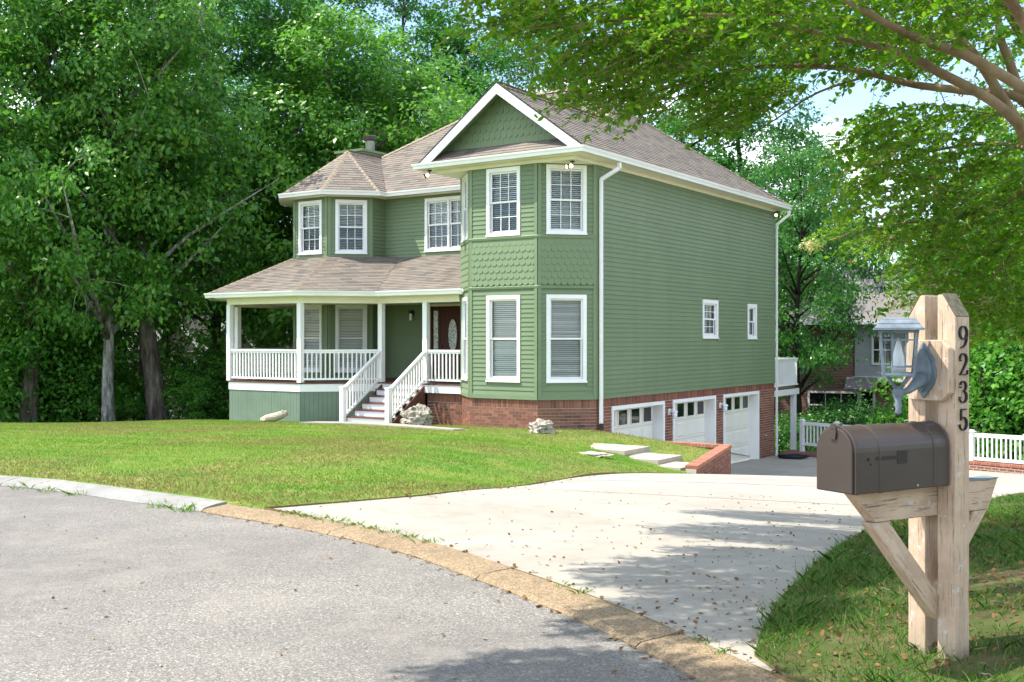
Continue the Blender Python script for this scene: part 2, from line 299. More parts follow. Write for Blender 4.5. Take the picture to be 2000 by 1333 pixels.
M['tube'] = paint('white_frosted_tube', (0.86, 0.88, 0.90), 0.3, 0.03)
m = Mat('galvanised'); a = m.noise(9, 5); M['galv'] = m.done(m.mix(a, (0.28, 0.29, 0.30), (0.46, 0.47, 0.48)), 0.45, 0.5, 0.4)
M['hose'] = paint('black_hose', (0.012, 0.016, 0.022), 0.45, 0.2)
M['valve'] = paint('green_plastic', (0.18, 0.34, 0.24), 0.5, 0.1)

# ------------------------------------------------------------------ mesh helpers
def V(*a): return Vector(a)

class MB:
    def __init__(s): s.v = []; s.f = []
    def add(s, vs, fs):
        b = len(s.v); s.v += [tuple(x) for x in vs]; s.f += [tuple(b + i for i in f) for f in fs]; return s
    def poly(s, pts): return s.add(pts, [tuple(range(len(pts)))])
    def box(s, x0, x1, y0, y1, z0, z1):
        return s.add([(x0, y0, z0), (x1, y0, z0), (x1, y1, z0), (x0, y1, z0), (x0, y0, z1), (x1, y0, z1), (x1, y1, z1), (x0, y1, z1)],
                     [(3, 2, 1, 0), (4, 5, 6, 7), (0, 1, 5, 4), (1, 2, 6, 5), (2, 3, 7, 6), (3, 0, 4, 7)])
    def hexa(s, p):            # 8 points, bottom ring then top ring
        return s.add(p, [(3, 2, 1, 0), (4, 5, 6, 7), (0, 1, 5, 4), (1, 2, 6, 5), (2, 3, 7, 6), (3, 0, 4, 7)])
    def prism(s, pts, d):
        n = len(pts); d = Vector(d); q = [Vector(p) for p in pts]
        return s.add(q + [p + d for p in q], [tuple(range(n - 1, -1, -1)), tuple(range(n, 2 * n))] + [(i, (i + 1) % n, n + (i + 1) % n, n + i) for i in range(n)])
    def bar(s, a, b, w, h, up=(0, 0, 1)):
        a, b, up = Vector(a), Vector(b), Vector(up); d = (b - a).normalized(); x = d.cross(up).normalized(); u = x.cross(d).normalized()
        r = [x * (-w / 2) + u * (-h / 2), x * (w / 2) + u * (-h / 2), x * (w / 2) + u * (h / 2), x * (-w / 2) + u * (h / 2)]
        return s.hexa([a + q for q in r] + [b + q for q in r])
    def tube(s, pts, rad, n=6, cap=True):
        pts = [Vector(p) for p in pts]; m = len(pts)
        if not hasattr(rad, '__len__'): rad = [rad] * m
        d0 = (pts[1] - pts[0]).normalized(); x = d0.orthogonal().normalized(); vs = []
        for i, p in enumerate(pts):
            d = (pts[min(i + 1, m - 1)] - pts[max(i - 1, 0)]).normalized(); x = (x - d * x.dot(d))
            x = x.normalized() if x.length > 1e-6 else d.orthogonal().normalized(); y = d.cross(x)
            for k in range(n):
                a = 2 * math.pi * k / n; vs.append(p + (x * math.cos(a) + y * math.sin(a)) * rad[i])
        fs = [(i * n + k, i * n + (k + 1) % n, (i + 1) * n + (k + 1) % n, (i + 1) * n + k) for i in range(m - 1) for k in range(n)]
        if cap: fs += [tuple(range(n - 1, -1, -1)), tuple((m - 1) * n + k for k in range(n))]
        return s.add(vs, fs)
    def lathe(s, prof, c=(0, 0, 0), n=16):
        m = len(prof); vs = [(c[0] + r * math.cos(2 * math.pi * k / n), c[1] + r * math.sin(2 * math.pi * k / n), c[2] + z) for r, z in prof for k in range(n)]
        fs = [(i * n + k, i * n + (k + 1) % n, (i + 1) * n + (k + 1) % n, (i + 1) * n + k) for i in range(m - 1) for k in range(n)]
        fs += [tuple(range(n - 1, -1, -1)), tuple((m - 1) * n + k for k in range(n))]
        return s.add(vs, fs)
    def mesh(s, name, mat, smooth=False):
        me = bpy.data.meshes.new(name); me.from_pydata(s.v, [], s.f)
        if mat: me.materials.append(M[mat])
        if smooth: me.polygons.foreach_set('use_smooth', [True] * len(me.polygons))
        me.update(); return me
    def build(s, name, mat, parent=None, smooth=False, kind=None):
        return link(name, s.mesh(name, mat, smooth), parent, kind)

def link(name, data, parent=None, kind=None):
    o = bpy.data.objects.new(name, data); COL.objects.link(o)
    if parent: o.parent = parent
    if kind: o['kind'] = kind
    return o
def tag(o, label, cat, group=None):
    o['label'] = label; o['category'] = cat
    if group: o['group'] = group
    return o
def thing(name, label, cat, loc=(0, 0, 0), rz=0, group=None):
    o = link(name, None); o.location = loc; o.rotation_euler = (0, 0, rz); return tag(o, label, cat, group)
def np_mesh(name, verts, loops, starts, mat, smooth=False):
    me = bpy.data.meshes.new(name)
    me.vertices.add(len(verts)); me.vertices.foreach_set('co', np.asarray(verts, np.float32).ravel())
    me.loops.add(len(loops)); me.loops.foreach_set('vertex_index', np.asarray(loops, np.int32))
    me.polygons.add(len(starts)); me.polygons.foreach_set('loop_start', np.asarray(starts, np.int32))
    if smooth: me.polygons.foreach_set('use_smooth', np.ones(len(starts), bool))
    me.materials.append(M[mat]); me.update(calc_edges=True); me.validate(); return me
# ------------------------------------------------------------------ house frame and terrain
H0 = Vector((1.99, 25.6)); EX = Vector((0.8283, -0.5603)); EY = Vector((0.5603, 0.8283)); HROT = math.atan2(EX.y, EX.x)
def HW(x, y): p = H0 + EX * x + EY * y; return (p.x, p.y)

def rbf(ctrl, c=1.2):
    P = np.array([p[:2] for p in ctrl], float); z = np.array([p[2] for p in ctrl], float); n = len(P)
    d = np.sqrt(((P[:, None] - P[None]) ** 2).sum(-1) + c * c)
    A = np.zeros((n + 3, n + 3)); A[:n, :n] = d; A[:n, n] = 1; A[:n, n + 1:] = P; A[n, :n] = 1; A[n + 1:, :n] = P.T
    W = np.linalg.solve(A, np.concatenate([z, np.zeros(3)]))
    def f(X, Y):
        X = np.atleast_1d(np.asarray(X, float)); Y = np.atleast_1d(np.asarray(Y, float)); out = np.empty(len(X))
        for i in range(0, len(X), 40000):
            x, y = X[i:i + 40000], Y[i:i + 40000]
            q = np.sqrt((x[:, None] - P[None, :, 0]) ** 2 + (y[:, None] - P[None, :, 1]) ** 2 + c * c)
            out[i:i + 40000] = q @ W[:n] + W[n] + x * W[n + 1] + y * W[n + 2]
        return out
    return f

# kerb foot line of the turning circle (measured stretch, then a rough circle behind the camera)
def foot(u, v): Y = CAMZ * 2120 / (v - HOR); return ((u - 1000) / 2120 * Y, Y)
meas = [foot(*p) for p in ((0, 950), (120, 962), (230, 978), (340, 993), (432, 1008), (540, 1026), (660, 1050), (800, 1086), (920, 1130), (1020, 1168), (1148, 1222), (1260, 1276), (1370, 1333))]
tail = [(1.12, 3.85), (1.33, 2.9), (1.50, 1.6), (1.55, 0.3)]
CC = (-10.6, -1.0)
ring = list(meas) + tail
a0 = math.atan2(0.3 - CC[1], 1.55 - CC[0]); a1 = math.atan2(meas[0][1] - CC[1], meas[0][0] - CC[0]) - 2 * math.pi
for i in range(1, 40):
    t = i / 40; a = a0 + (a1 - a0) * t; r = 12.22 + (13.2 - 12.22) * t
    ring.append((CC[0] + r * math.cos(a), CC[1] + r * math.sin(a)))
def resample(pts, step, closed=True):
    P = [Vector(p) for p in pts]; Q = P + [P[0]] if closed else P
    out = []; n = len(Q)
    def cr(a, b, c, d, t): return 0.5 * ((2 * b) + (c - a) * t + (2 * a - 5 * b + 4 * c - d) * t * t + (3 * b - a - 3 * c + d) * t ** 3)
    dense = []
    for i in range(n - 1):
        a = Q[i - 1] if i > 0 else (Q[-2] if closed else Q[0]); d = Q[i + 2] if i + 2 < n else (Q[1] if closed else Q[-1])
        for k in range(12): dense.append(cr(a, Q[i], Q[i + 1], d, k / 12))
    dense.append(Q[-1]); acc = 0; out = [dense[0]]
    for a, b in zip(dense, dense[1:]):
        acc += (b - a).length
        if acc >= step: out.append(b); acc = 0
    return out
RING = resample(ring, 0.16)
if (RING[-1] - RING[0]).length < 0.1: RING.pop()
NR = len(RING)
KW = 0.265
def rnorm(i): d = (RING[(i + 1) % NR] - RING[i - 1]).normalized(); n = Vector((-d.y, d.x)); return n if (RING[i] + n - Vector(CC)).length > (RING[i] - Vector(CC)).length else -n
RN = [rnorm(i) for i in range(NR)]
UP = [RING[i] + RN[i] * KW for i in range(NR)]

RW_A = HW(0.02, -0.22); RW_B = (4.75, 23.55); RW_C = (3.34, 19.6)       # retaining wall: house corner, outer corner, low end
FEN_A = HW(0.6, 12.6); FEN_B = (14.1, 29.7); FEN_C = (21.5, 23.4)
# driveway outline
def nearest_up(x, y): return min(range(NR), key=lambda i: (UP[i].x - x) ** 2 + (UP[i].y - y) ** 2)
iL = nearest_up(-2.05, 9.35); iR = nearest_up(1.06, 4.55)
seg = [tuple(UP[i]) for i in (range(iR, iL + 1) if iR < iL else range(iR, iL - 1, -1))]
if len(seg) > NR / 2: seg = [tuple(UP[i % NR]) for i in (range(iR, iL + NR + 1) if iR > iL else range(iR + NR, iL - 1, -1))]
left_edge = [(-1.25, 9.82), (-0.72, 10.35), (-0.20, 11.7), (0.10, 12.9), (0.70, 15.0), (1.25, 16.4), (1.98, 17.6), (2.75, 18.8)]
left_edge = [tuple(p) for p in resample([seg[-1]] + left_edge + [RW_C], 0.35, False)][1:-1]
right_edge = [(13.5, 19.3), (9.8, 16.6), (6.7, 14.1), (5.2, 12.1), (3.9, 10.4), (2.96, 8.97), (2.35, 7.9), (1.95, 7.05), (1.55, 6.2), (1.28, 5.5), (1.10, 4.9)]
right_edge = [tuple(p) for p in resample([(19.5, 22.0)] + right_edge + [seg[0]], 0.35, False)][:-1]
DRIVE = seg + left_edge + [RW_C, RW_B, RW_A, HW(-0.25, -0.22), HW(-0.25, 11.9), FEN_A, FEN_B, FEN_C] + right_edge

Dz = rbf([(-2.05, 9.4, .045), (-1.2, 8.4, .045), (0.2, 6.9, .045), (1.06, 4.6, .045), (-.72, 10.3, .02), (.06, 12.8, -.24), (.71, 15, -.445), (1.98, 17.5, -.67), (3.2, 19.5, -.94), (4.71, 23.5, -1.5),
          (2.3, 26, -2.25), (5.36, 30.6, -2.3), (8.44, 35.1, -2.3), (14, 29.7, -2.2), (21.5, 23.4, -2.0), (13.5, 19.3, -1.2), (6.7, 14.1, -.5), (5.2, 12.1, -.35), (2.96, 8.97, -.1), (1.3, 5.5, .04), (9, 23, -1.65), (7, 28, -2.15), (1.2, 8.8, -.02)], 1.5)
lawn_pts = [(-5.4, 11.3, .07), (-3.8, 10.3, .07), (-2.3, 9.5, .07), (-9, 12.3, .07), (-14, 12.4, .07), (-20, 9, .07), (-24, 0, .07), (-20, -12, .07), (-10, -15, .07), (0, -10, .07), (1.8, 0, .08), (1.45, 3.4, .07)]
for (x, y) in ((-1.25, 9.82), (-.72, 10.3), (.1, 12.9), (.7, 15), (1.98, 17.6), (3.1, 19.4), (13.5, 19.3), (9.8, 16.6), (6.7, 14.1), (5.2, 12.1), (2.96, 8.97), (1.95, 7.05), (1.28, 5.5), (1.1, 4.75)):
    lawn_pts.append((x, y, float(Dz(x, y)[0]) + .012))
lawn_pts += [(1.0, 19.3, -.50), (2.2, 20.2, -.77), (0.1, 17.4, -.36), (-1.2, 15, -.13), (2.0, 25.3, -.64), (.6, 25.0, -.60), (-1.0, 26.2, -.62), (-4.4, 28.1, -.674), (-5.7, 28.8, -.71), (-7.9, 30.4, -.80), (-9, 31.6, -.84),
             (4.5, 23.4, -.93), (3.35, 20.2, -.97), (2.8, 22.5, -.82), (3.8, 21.8, -.95), (-13.6, 28.9, -.75), (-11, 28.9, -.75), (-20, 29, -.7), (-13.6, 34.5, -1.2), (-20, 34, -1.15), (-30, 27, -.6), (-5, 18, -.22), (-12, 18, -.12), (-3, 23, -.5), (-20, 18, 0),
             (-12, 40, -1.75), (-30, 45, -1.6), (-5, 42, -2.2), (0, 50, -2.8), (10, 48, -3.6), (16, 38, -3.4), (26, 30, -2.9), (40, 60, -4), (22, 18, -1.2),
             (1.84, 4.5, .175), (2.4, 5.2, .20), (3, 4.5, .27), (3.6, 6.2, .24), (4.4, 7.5, .20), (6, 9, .08), (8.5, 12, -.15), (13, 15.5, -.5), (5, 2, .30), (8, 0, .4), (3, 1, .2),
             (0, 90, -4), (-60, 60, -2), (60, 60, -5), (80, 0, -1), (-80, 0, 0), (0, -60, 0), (-300, 300, -5), (300, 300, -7), (300, -300, -2), (-300, -300, -1), (0, 400, -6)]
Gz = rbf(lawn_pts, 0.8)
def gz(x, y): return float(Gz(x, y)[0])
def dz(x, y): return float(Dz(x, y)[0])

def inpoly(P, X, Y):
    X = np.asarray(X, float); Y = np.asarray(Y, float); r = np.zeros(X.shape, bool); n = len(P)
    for i in range(n):
        x0, y0 = P[i]; x1, y1 = P[(i + 1) % n]
        c = ((y0 > Y) != (y1 > Y))
        if y0 != y1: r ^= c & (X < (x1 - x0) * (Y - y0) / (y1 - y0) + x0)
    return r
STREET = [tuple(p) for p in RING]; KOUT = [tuple(p) for p in UP]
# far edge of the mown lawn (beyond it forest floor)
LAWN = [(-34, -30), (-34, 27.5), (-20, 29.2), (-13.0, 29.3), (-9.2, 30.6), HW(-12.3, 2), HW(-6, 4), HW(0.0, 3), RW_A, RW_B, (6, 21), (14, 17), (24, 16), (24, -30)]

gx = []
rg = random.Random(3)
for i in range(-45, 46):
    for j in range(-10, 72):
        gx.append((i * 0.6 + rg.uniform(-.15, .15), j * 0.6 + rg.uniform(-.15, .15)))
for i in range(-24, 25):
    for j in range(-24, 25):
        x, y = i * 6, j * 6 + 20
        if not (-27.4 < x < 27.4 and -6.4 < y < 43.4): gx.append((x + rg.uniform(-1, 1), y + rg.uniform(-1, 1)))
for k in range(32):
    for r_ in (260, 480, 900): gx.append((r_ * math.cos(k * math.pi / 16), r_ * math.sin(k * math.pi / 16)))
cons = []; pts2 = []
for loop in (STREET, KOUT, DRIVE):
    b = len(pts2); pts2 += [Vector(p) for p in loop]; cons += [(b + i, b + (i + 1) % len(loop)) for i in range(len(loop))]
bx = np.array([p[0] for p in pts2]); by = np.array([p[1] for p in pts2])
ga = np.array(gx); keep = np.array([((bx - x) ** 2 + (by - y) ** 2).min() > 0.02 for x, y in ga])
pts2 += [Vector(p) for p in ga[keep]]
cv, ce, cf, *_ = delaunay_2d_cdt(pts2, cons, [], 0, 1e-5)
cv = np.array([(p.x, p.y) for p in cv]); cf = np.array(cf)
cen = cv[cf].mean(1)
in_s = inpoly(STREET, cen[:, 0], cen[:, 1]); in_k = inpoly(KOUT, cen[:, 0], cen[:, 1]) & ~in_s; in_d = inpoly(DRIVE, cen[:, 0], cen[:, 1]) & ~in_k & ~in_s
in_g = ~(in_s | in_d)
def region(name, mask, zf, mat):
    f = cf[mask]; ids, inv = np.unique(f.ravel(), return_inverse=True); xy = cv[ids]; z = zf(xy[:, 0], xy[:, 1])
    me = np_mesh(name, np.column_stack([xy, z]), inv, np.arange(0, len(inv), 3), mat, True)
    return link(name, me, None, 'structure'), xy
street, _ = region('street', in_s, lambda x, y: 0 * x, 'asphalt')
drive, _ = region('driveway', in_d, Dz, 'concrete')
def ground_z(x, y):
    z = Gz(x, y); k = np.array([False] * len(x))
    ins = inpoly([(p.x + n.x * -0.02, p.y + n.y * -0.02) for p, n in zip(UP, RN)], x, y); brd = inpoly([(p.x + n.x * 0.02, p.y + n.y * 0.02) for p, n in zip(UP, RN)], x, y); z = np.where(ins, -0.05, np.where(brd, 0.034, z)); return z
ground, gxy = region('ground', in_g, ground_z, 'ground')
mb = MB()
for i in range(len(DRIVE)):
    (x0, y0), (x1, y1) = DRIVE[i], DRIVE[(i + 1) % len(DRIVE)]
    if x0 > 3.3 and y0 > 19.4 or x1 > 3.4 and y1 > 19.4 or y0 > 19: continue
    mb.poly([(x0, y0, dz(x0, y0) - .3), (x1, y1, dz(x1, y1) - .3), (x1, y1, max(gz(x1, y1), dz(x1, y1))), (x0, y0, max(gz(x0, y0), dz(x0, y0)))])
mb.build('soil_edge', 'soil', ground)
LW = (inpoly(LAWN, gxy[:, 0], gxy[:, 1]) & ~((gxy[:, 0] > gxy[:, 1] * .21 - .2) & (gxy[:, 1] < 16) & (gxy[:, 1] > -2) & (gxy[:, 0] > .9))).astype(np.float32)
at_ = ground.data.attributes.new('lawn', 'FLOAT', 'POINT'); at_.data.foreach_set('value', LW)

# kerb stones round the turning circle: each a piece of its own
kerb = link('kerb', None, None, 'structure')
def kerb_piece(i0, i1, mat, top):
    mb = MB(); prof = [(0.0, -0.12), (0.0, 0.008), (0.03, 0.012 + top * 0.35), (KW * 0.6, top * 0.85), (KW, top), (KW, -0.12)]
    n = i1 - i0 + 1; vs = []
    for k in range(n):
        i = (i0 + k) % NR; p, q = RING[i], RN[i]; d = Vector((-q.y, q.x)); sh = (0.006 if k == 0 else (-0.006 if k == n - 1 else 0)) * (1 if (RING[(i + 1) % NR] - RING[i]).dot(d) > 0 else -1)
        for a, z in prof: c = p + q * a + d * sh; vs.append((c.x, c.y, z + rnd.uniform(-.003, .003)))
    m_ = len(prof); fs = [(k * m_ + j, k * m_ + (j + 1) % m_, (k + 1) * m_ + (j + 1) % m_, (k + 1) * m_ + j) for k in range(n - 1) for j in range(m_)]
    fs += [tuple(range(m_)), tuple((n - 1) * m_ + j for j in range(m_ - 1, -1, -1))]
    mb.add(vs, fs).build('kerb_stone', mat, kerb)
lo, hi = min(iL, iR), max(iL, iR); step = 10
i = 0
while i < NR:
    tan = lo - 3 <= i < hi + 8
    j = min(i + (9 if tan else 16), NR)
    if not tan and i < lo - 3 < j: j = lo - 3
    kerb_piece(i, j, 'pebble' if tan else 'kerb', 0.045 if tan else 0.065); i = j
# sawn joints across the driveway
def strip(a, b, wd=0.014):
    mb = MB(); n = 24; A, B = Vector(a), Vector(b); s = (B - A).normalized(); p = Vector((-s.y, s.x)) * wd; vs = []
    for k in range(n + 1):
        c = A.lerp(B, k / n)
        for q in (c - p, c + p): vs.append((q.x, q.y, dz(q.x, q.y) + 0.004))
    mb.add(vs, [(2 * k, 2 * k + 1, 2 * k + 3, 2 * k + 2) for k in range(n)]).build('joint', 'soil', drive)
strip((0.75, 14.9), (6.6, 13.6)); strip((-0.1, 12.0), (4.4, 11.3)); strip((2.0, 17.7), (12.5, 18.9))
# ------------------------------------------------------------------ the green house
house = thing('house', 'two-storey sage green clapboard house with white trim, turret and porch', 'house', (H0.x, H0.y, 0), HROT)
MR, E = 0.727, 5.80                       # roof pitch, eave height
ZS, ZC = 0.067, 5.60                      # foot of the siding, top of the bay walls
CAMV = Vector((0, 0, CAMZ))
def Wp(p): q = HW(p[0], p[1]); return Vector((q[0], q[1], p[2]))

class Fr:                                 # a wall plane: left -> right as seen from outside
    def __init__(s, p0, p1):
        s.p = Vector(p0); d = Vector(p1) - s.p; s.len = d.length; s.u = d.normalized(); s.n = Vector((s.u.y, -s.u.x)); s.ang = math.atan2(s.u.y, s.u.x)
    def pt(s, u, n, z): q = s.p + s.u * u + s.n * n; return Vector((q.x, q.y, z))
    def px(s, px, n=0.0):                 # photograph column -> distance along the wall
        k = (px - 1000) / 2120.0; a = Wp(s.pt(0, n, 0)); b = Wp(s.pt(1, n, 0)); d = b - a
        return (k * a.y - a.x) / (d.x - k * d.y)
    def box(s, mb, u0, u1, n0, n1, z0, z1):
        return mb.hexa([s.pt(u0, n1, z0), s.pt(u1, n1, z0), s.pt(u1, n0, z0), s.pt(u0, n0, z0), s.pt(u0, n1, z1), s.pt(u1, n1, z1), s.pt(u1, n0, z1), s.pt(u0, n0, z1)])
    def quad(s, mb, u0, u1, n, z0, z1): return mb.poly([s.pt(u0, n, z0), s.pt(u1, n, z0), s.pt(u1, n, z1), s.pt(u0, n, z1)])

def sheet(fr, mb, u0, u1, z0, z1, ops, n):            # wall sheet with openings
    us = sorted({u0, u1} | {min(max(a, u0), u1) for o in ops for a in o[:2]}); zs = sorted({z0, z1} | {min(max(a, z0), z1) for o in ops for a in o[2:4]})
    for a, b in zip(us, us[1:]):
        for c, d in zip(zs, zs[1:]):
            m_, k_ = (a + b) / 2, (c + d) / 2
            if not any(o[0] < m_ < o[1] and o[2] < k_ < o[3] for o in ops): fr.quad(mb, a, b, n, c, d)
def spans(u0, u1, ops, z0, z1):
    s = [(u0, u1)]
    for o in ops:
        if o[2] < z1 - 0.01 and o[3] > z0 + 0.01:
            t = []
            for a, b in s:
                if o[0] > a: t.append((a, min(b, o[0])))
                if o[1] < b: t.append((max(a, o[1]), b))
            s = [q for q in t if q[1] - q[0] > 0.02]
    return s
CLAP = MB(); nclap = [0]
def clad(fr, z0, z1, ops=(), parts=True, row=0.108, wallname='wall', e0=0.0, e1=0.0, zs0=None):
    mb = MB(); inner = [(o[0] + .05, o[1] - .05, o[2] + .05, o[3] - .05) for o in ops]
    sheet(fr, mb, 0, fr.len, zs0 if zs0 is not None else z0, z1, inner, -0.004)
    wl = mb.build(wallname, 'siding', house)
    z = z0
    while z < z1 - 0.01:
        zt = min(z + row, z1)
        for a, b in spans(e0, fr.len - e1, ops, z, zt):
            t = CLAP if not parts else MB()
            t.hexa([fr.pt(a, .022, z), fr.pt(b, .022, z), fr.pt(b, -.002, z), fr.pt(a, -.002, z), fr.pt(a, .006, zt), fr.pt(b, .006, zt), fr.pt(b, -.002, zt), fr.pt(a, -.002, zt)])
            if parts: t.build('clapboard', 'siding', wl); nclap[0] += 1
        z += row
    return wl

def window(fr, u0, u1, z0, z1, lites=(3, 2), cas=0.085, screen=True, seed=0, double=False):
    mb = MB()
    fr.box(mb, u0, u0 + cas, -.03, .036, z0, z1); fr.box(mb, u1 - cas, u1, -.03, .036, z0, z1)
    fr.box(mb, u0 + cas, u1 - cas, -.03, .038, z1 - cas * 1.1, z1); fr.box(mb, u0 + cas, u1 - cas, -.03, .038, z0, z0 + cas * 1.1); fr.box(mb, u0 - .012, u1 + .012, .0365, .052, z0, z0 + .04)
    wd = mb.build('window', 'white', house)
    units = [(u0 + cas, u1 - cas)] if not double else [(u0 + cas, (u0 + u1) / 2 - .03), ((u0 + u1) / 2 + .03, u1 - cas)]
    if double: q = MB(); fr.box(q, (u0 + u1) / 2 - .03, (u0 + u1) / 2 + .03, -.03, .03, z0 + cas * 1.1, z1 - cas * 1.1); q.build('mullion', 'white', wd)
    for a, b in units:
        c, d = z0 + cas * 1.1, z1 - cas * 1.1; mid = (c + d) / 2; s = .042
        for (e, f, nn, up) in ((mid - .02, d, -.022, True), (c, mid + .02, -.048, False)):
            q = MB(); fr.box(q, a, a + s, nn - .03, nn, e, f); fr.box(q, b - s, b, nn - .03, nn, e, f); fr.box(q, a + s, b - s, nn - .03, nn, f - s, f); fr.box(q, a + s, b - s, nn - .03, nn, e, e + s)
            q.build('sash', 'white', wd)
            q = MB(); fr.quad(q, a + s, b - s, nn - .015, e + s, f - s); q.build('pane', 'glass' if up or not screen else 'screen', wd)
            if lites:
                q = MB(); nx, nz_ = lites
                for k in range(1, nx): x = a + s + (b - a - 2 * s) * k / nx; fr.box(q, x - .009, x + .009, nn - .022, nn - .008, e + s, f - s)
                for k in range(1, nz_): z = e + s + (f - e - 2 * s) * k / nz_; fr.box(q, a + s, b - s, nn - .021, nn - .007, z - .009, z + .009)
                q.build('muntin', 'white', wd)
        q = MB(); z = d - .03; fr.box(q, a + .01, b - .01, -.15, -.10, d - .05, d)
        i = 0; r_ = random.Random(seed * 17 + int(a * 100))
        tilt = r_.uniform(.015, .020)
        while z > c + .02:
            t = tilt + r_.uniform(-.003, .003)
            q.poly([fr.pt(a + .012, -.145, z + t), fr.pt(b - .012, -.145, z + t), fr.pt(b - .012, -.102, z - t), fr.pt(a + .012, -.102, z - t)]); z -= .047; i += 1
        q.build('blind', 'blind', wd, kind='stuff')
    return wd

UNIT = MB().box(-.5, .5, -.5, .5, -.5, .5)
BRICKM = UNIT.mesh('brick', 'brick'); BJ = MB(); nbr = [0]
def brick_at(fr, u, z, ln, ht, parent, n=0.0, dep=.05):
    if nbr[0] < 300:
        o = bpy.data.objects.new('brick', BRICKM); COL.objects.link(o); o.parent = parent
        o.location = fr.pt(u, n - dep / 2 + rnd.uniform(-.003, .003), z); o.rotation_euler = (0, 0, fr.ang); o.scale = (ln, dep, ht); nbr[0] += 1
    else: fr.box(BJ, u - ln / 2, u + ln / 2, n - dep, n + rnd.uniform(-.003, .003), z - ht / 2, z + ht / 2)
def bricks(fr, u0, u1, z0, z1, ops=(), soldier=True, name='brick_wall', n=0.0):
    mb = MB(); sheet(fr, mb, u0, u1, z0, z1, ops, n - .012); wl = mb.build(name, 'mortar', house)
    top = z1
    if soldier:
        k = max(1, round((u1 - u0) / .076)); st = (u1 - u0) / k
        for i in range(k): brick_at(fr, u0 + st * (i + .5), z1 - .1, st - .011, .19, wl, n)
        top = z1 - .205
    r_ = 0; z = top - .0375
    while z > z0:
        off = (r_ % 2) * .106
        for a, b in spans(u0, u1, ops, z - .03, z + .03):
            x = math.floor((a - off) / .212) * .212 + off
            while x < b:
                l, h = max(x, a), min(x + .201, b)
                if h - l > .03: brick_at(fr, (l + h) / 2, z, h - l, .064, wl, n)
                x += .212
        z -= .0765; r_ += 1
    return wl

SCALE = MB()
_w, _h, _t = .1625, .235, .016
_o = [(-_w / 2, 0), ] + [(-_w / 2 * math.cos(a), -_h + _w * .42 - _w * .42 * math.sin(a)) for a in [math.pi * k / 8 for k in range(9)]] + [(_w / 2, 0)]
SCALE.prism([(x, -_t * (1 - 0) if z < -_h * .3 else -_t, z) for x, z in _o], (0, _t, 0)); SCALEM = SCALE.mesh('fish_scale_shingle', 'scale')
def scales(fr, u0, u1, z0, z1, parent, inside=None, n=0.0, row=.157, wd=.165, top_first=True):
    k = 0; z = z0 + .235
    rows = []
    while z - .235 < z1 - .02: rows.append(z); z += row
    for k, z in enumerate(rows):
        ns = max(2, round((u1 - u0) / wd)); pw = (u1 - u0) / ns
        spots = [(u0 + pw * (i + .5), 1.0) for i in range(ns)] if k % 2 == 0 else [(u0 + pw * (i + 1), 1.0) for i in range(ns - 1)] + [(u0 + pw * .25, .5), (u1 - pw * .25, .5)]
        for x, sx in spots:
            if inside is None or inside(x, z - .16):
                o = bpy.data.objects.new('fish_scale_shingle', SCALEM); COL.objects.link(o); o.parent = parent
                zz = min(z, z1); o.location = fr.pt(x, n + .004 + .0006 * (len(rows) - k), z); o.rotation_euler = (R(-4.5), 0, fr.ang)
                o.scale = (sx * pw / wd, 1, 1)
                if z > z1: o.scale = (sx * pw / wd, 1, max(.3, (z1 - (z - .235)) / .235)); o.location = fr.pt(x, n + .004, z1)

def sweep(path, prof, closed=False):      # mitred sweep along plan points; prof = [(outward, z)]
    P = [Vector(p[:2]) for p in path]; n = len(P); vs = []; m_ = len(prof)
    for i in range(n):
        a = P[i - 1] if (i or closed) else None; b = P[(i + 1) % n] if (i < n - 1 or closed) else None
        d1 = (P[i] - a).normalized() if a is not None else None; d2 = (b - P[i]).normalized() if b is not None else None
        d1 = d1 or d2; d2 = d2 or d1
        n1 = Vector((d1.y, -d1.x)); n2 = Vector((d2.y, -d2.x)); mm = (n1 + n2).normalized(); k = 1 / max(.3, mm.dot(n1))
        for o, z in prof: q = P[i] + mm * (o * k); vs.append((q.x, q.y, z))
    fs = [(i * m_ + j, i * m_ + (j + 1) % m_, ((i + 1) % n) * m_ + (j + 1) % m_, ((i + 1) % n) * m_ + j) for i in range(n if closed else n - 1) for j in range(m_)]
    if not closed: fs += [tuple(range(m_)), tuple((n - 1) * m_ + j for j in range(m_ - 1, -1, -1))]
    return MB().add(vs, fs)
def gutter(path, z): return sweep(path, [(0, z), (0, z - .125), (.07, z - .125), (.082, z - .065), (.105, z - .03), (.112, z + .006), (.104, z + .006), (.096, z - .02), (.012, z - .09), (.012, z)]).build('gutter', 'gutter', house)

# --- walls
A0, AB, BC, C0 = (-3.96, 0.0), (-2.96, -1.0), (-1.0, -1.0), (0.0, 0.0)
fA, fB, fC = Fr(A0, AB), Fr(AB, BC), Fr(BC, C0)
fR = Fr(C0, (0, 11.66)); fS = Fr((-3.96, 2.6), A0); fM = Fr((-8.76, 2.6), (-3.96, 2.6))
tR, tD, tF, tL = Fr((-8.76, 2.02), (-8.76, 2.6)), Fr((-9.69, 1.09), (-8.76, 2.02)), Fr((-11.08, 1.09), (-9.69, 1.09)), Fr((-12.03, 2.04), (-11.08, 1.09))
tLL = Fr((-12.03, 2.6), (-12.03, 2.04)); fL = Fr((-12.2, 11.66), (-12.2, 2.6)); fK = Fr((0, 11.66), (-12.2, 11.66)); fLS = Fr((-12.2, 2.6), (-12.03, 2.6))
wB = (fB.px(951.3), fB.px(1016.8)); wC = (fC.px(1066.7), fC.px(1145.3)); wA = ((1.414 - .95) / 2, (1.414 + .95) / 2)
lowz, upz = (.465, 2.535), (3.94, 5.575)
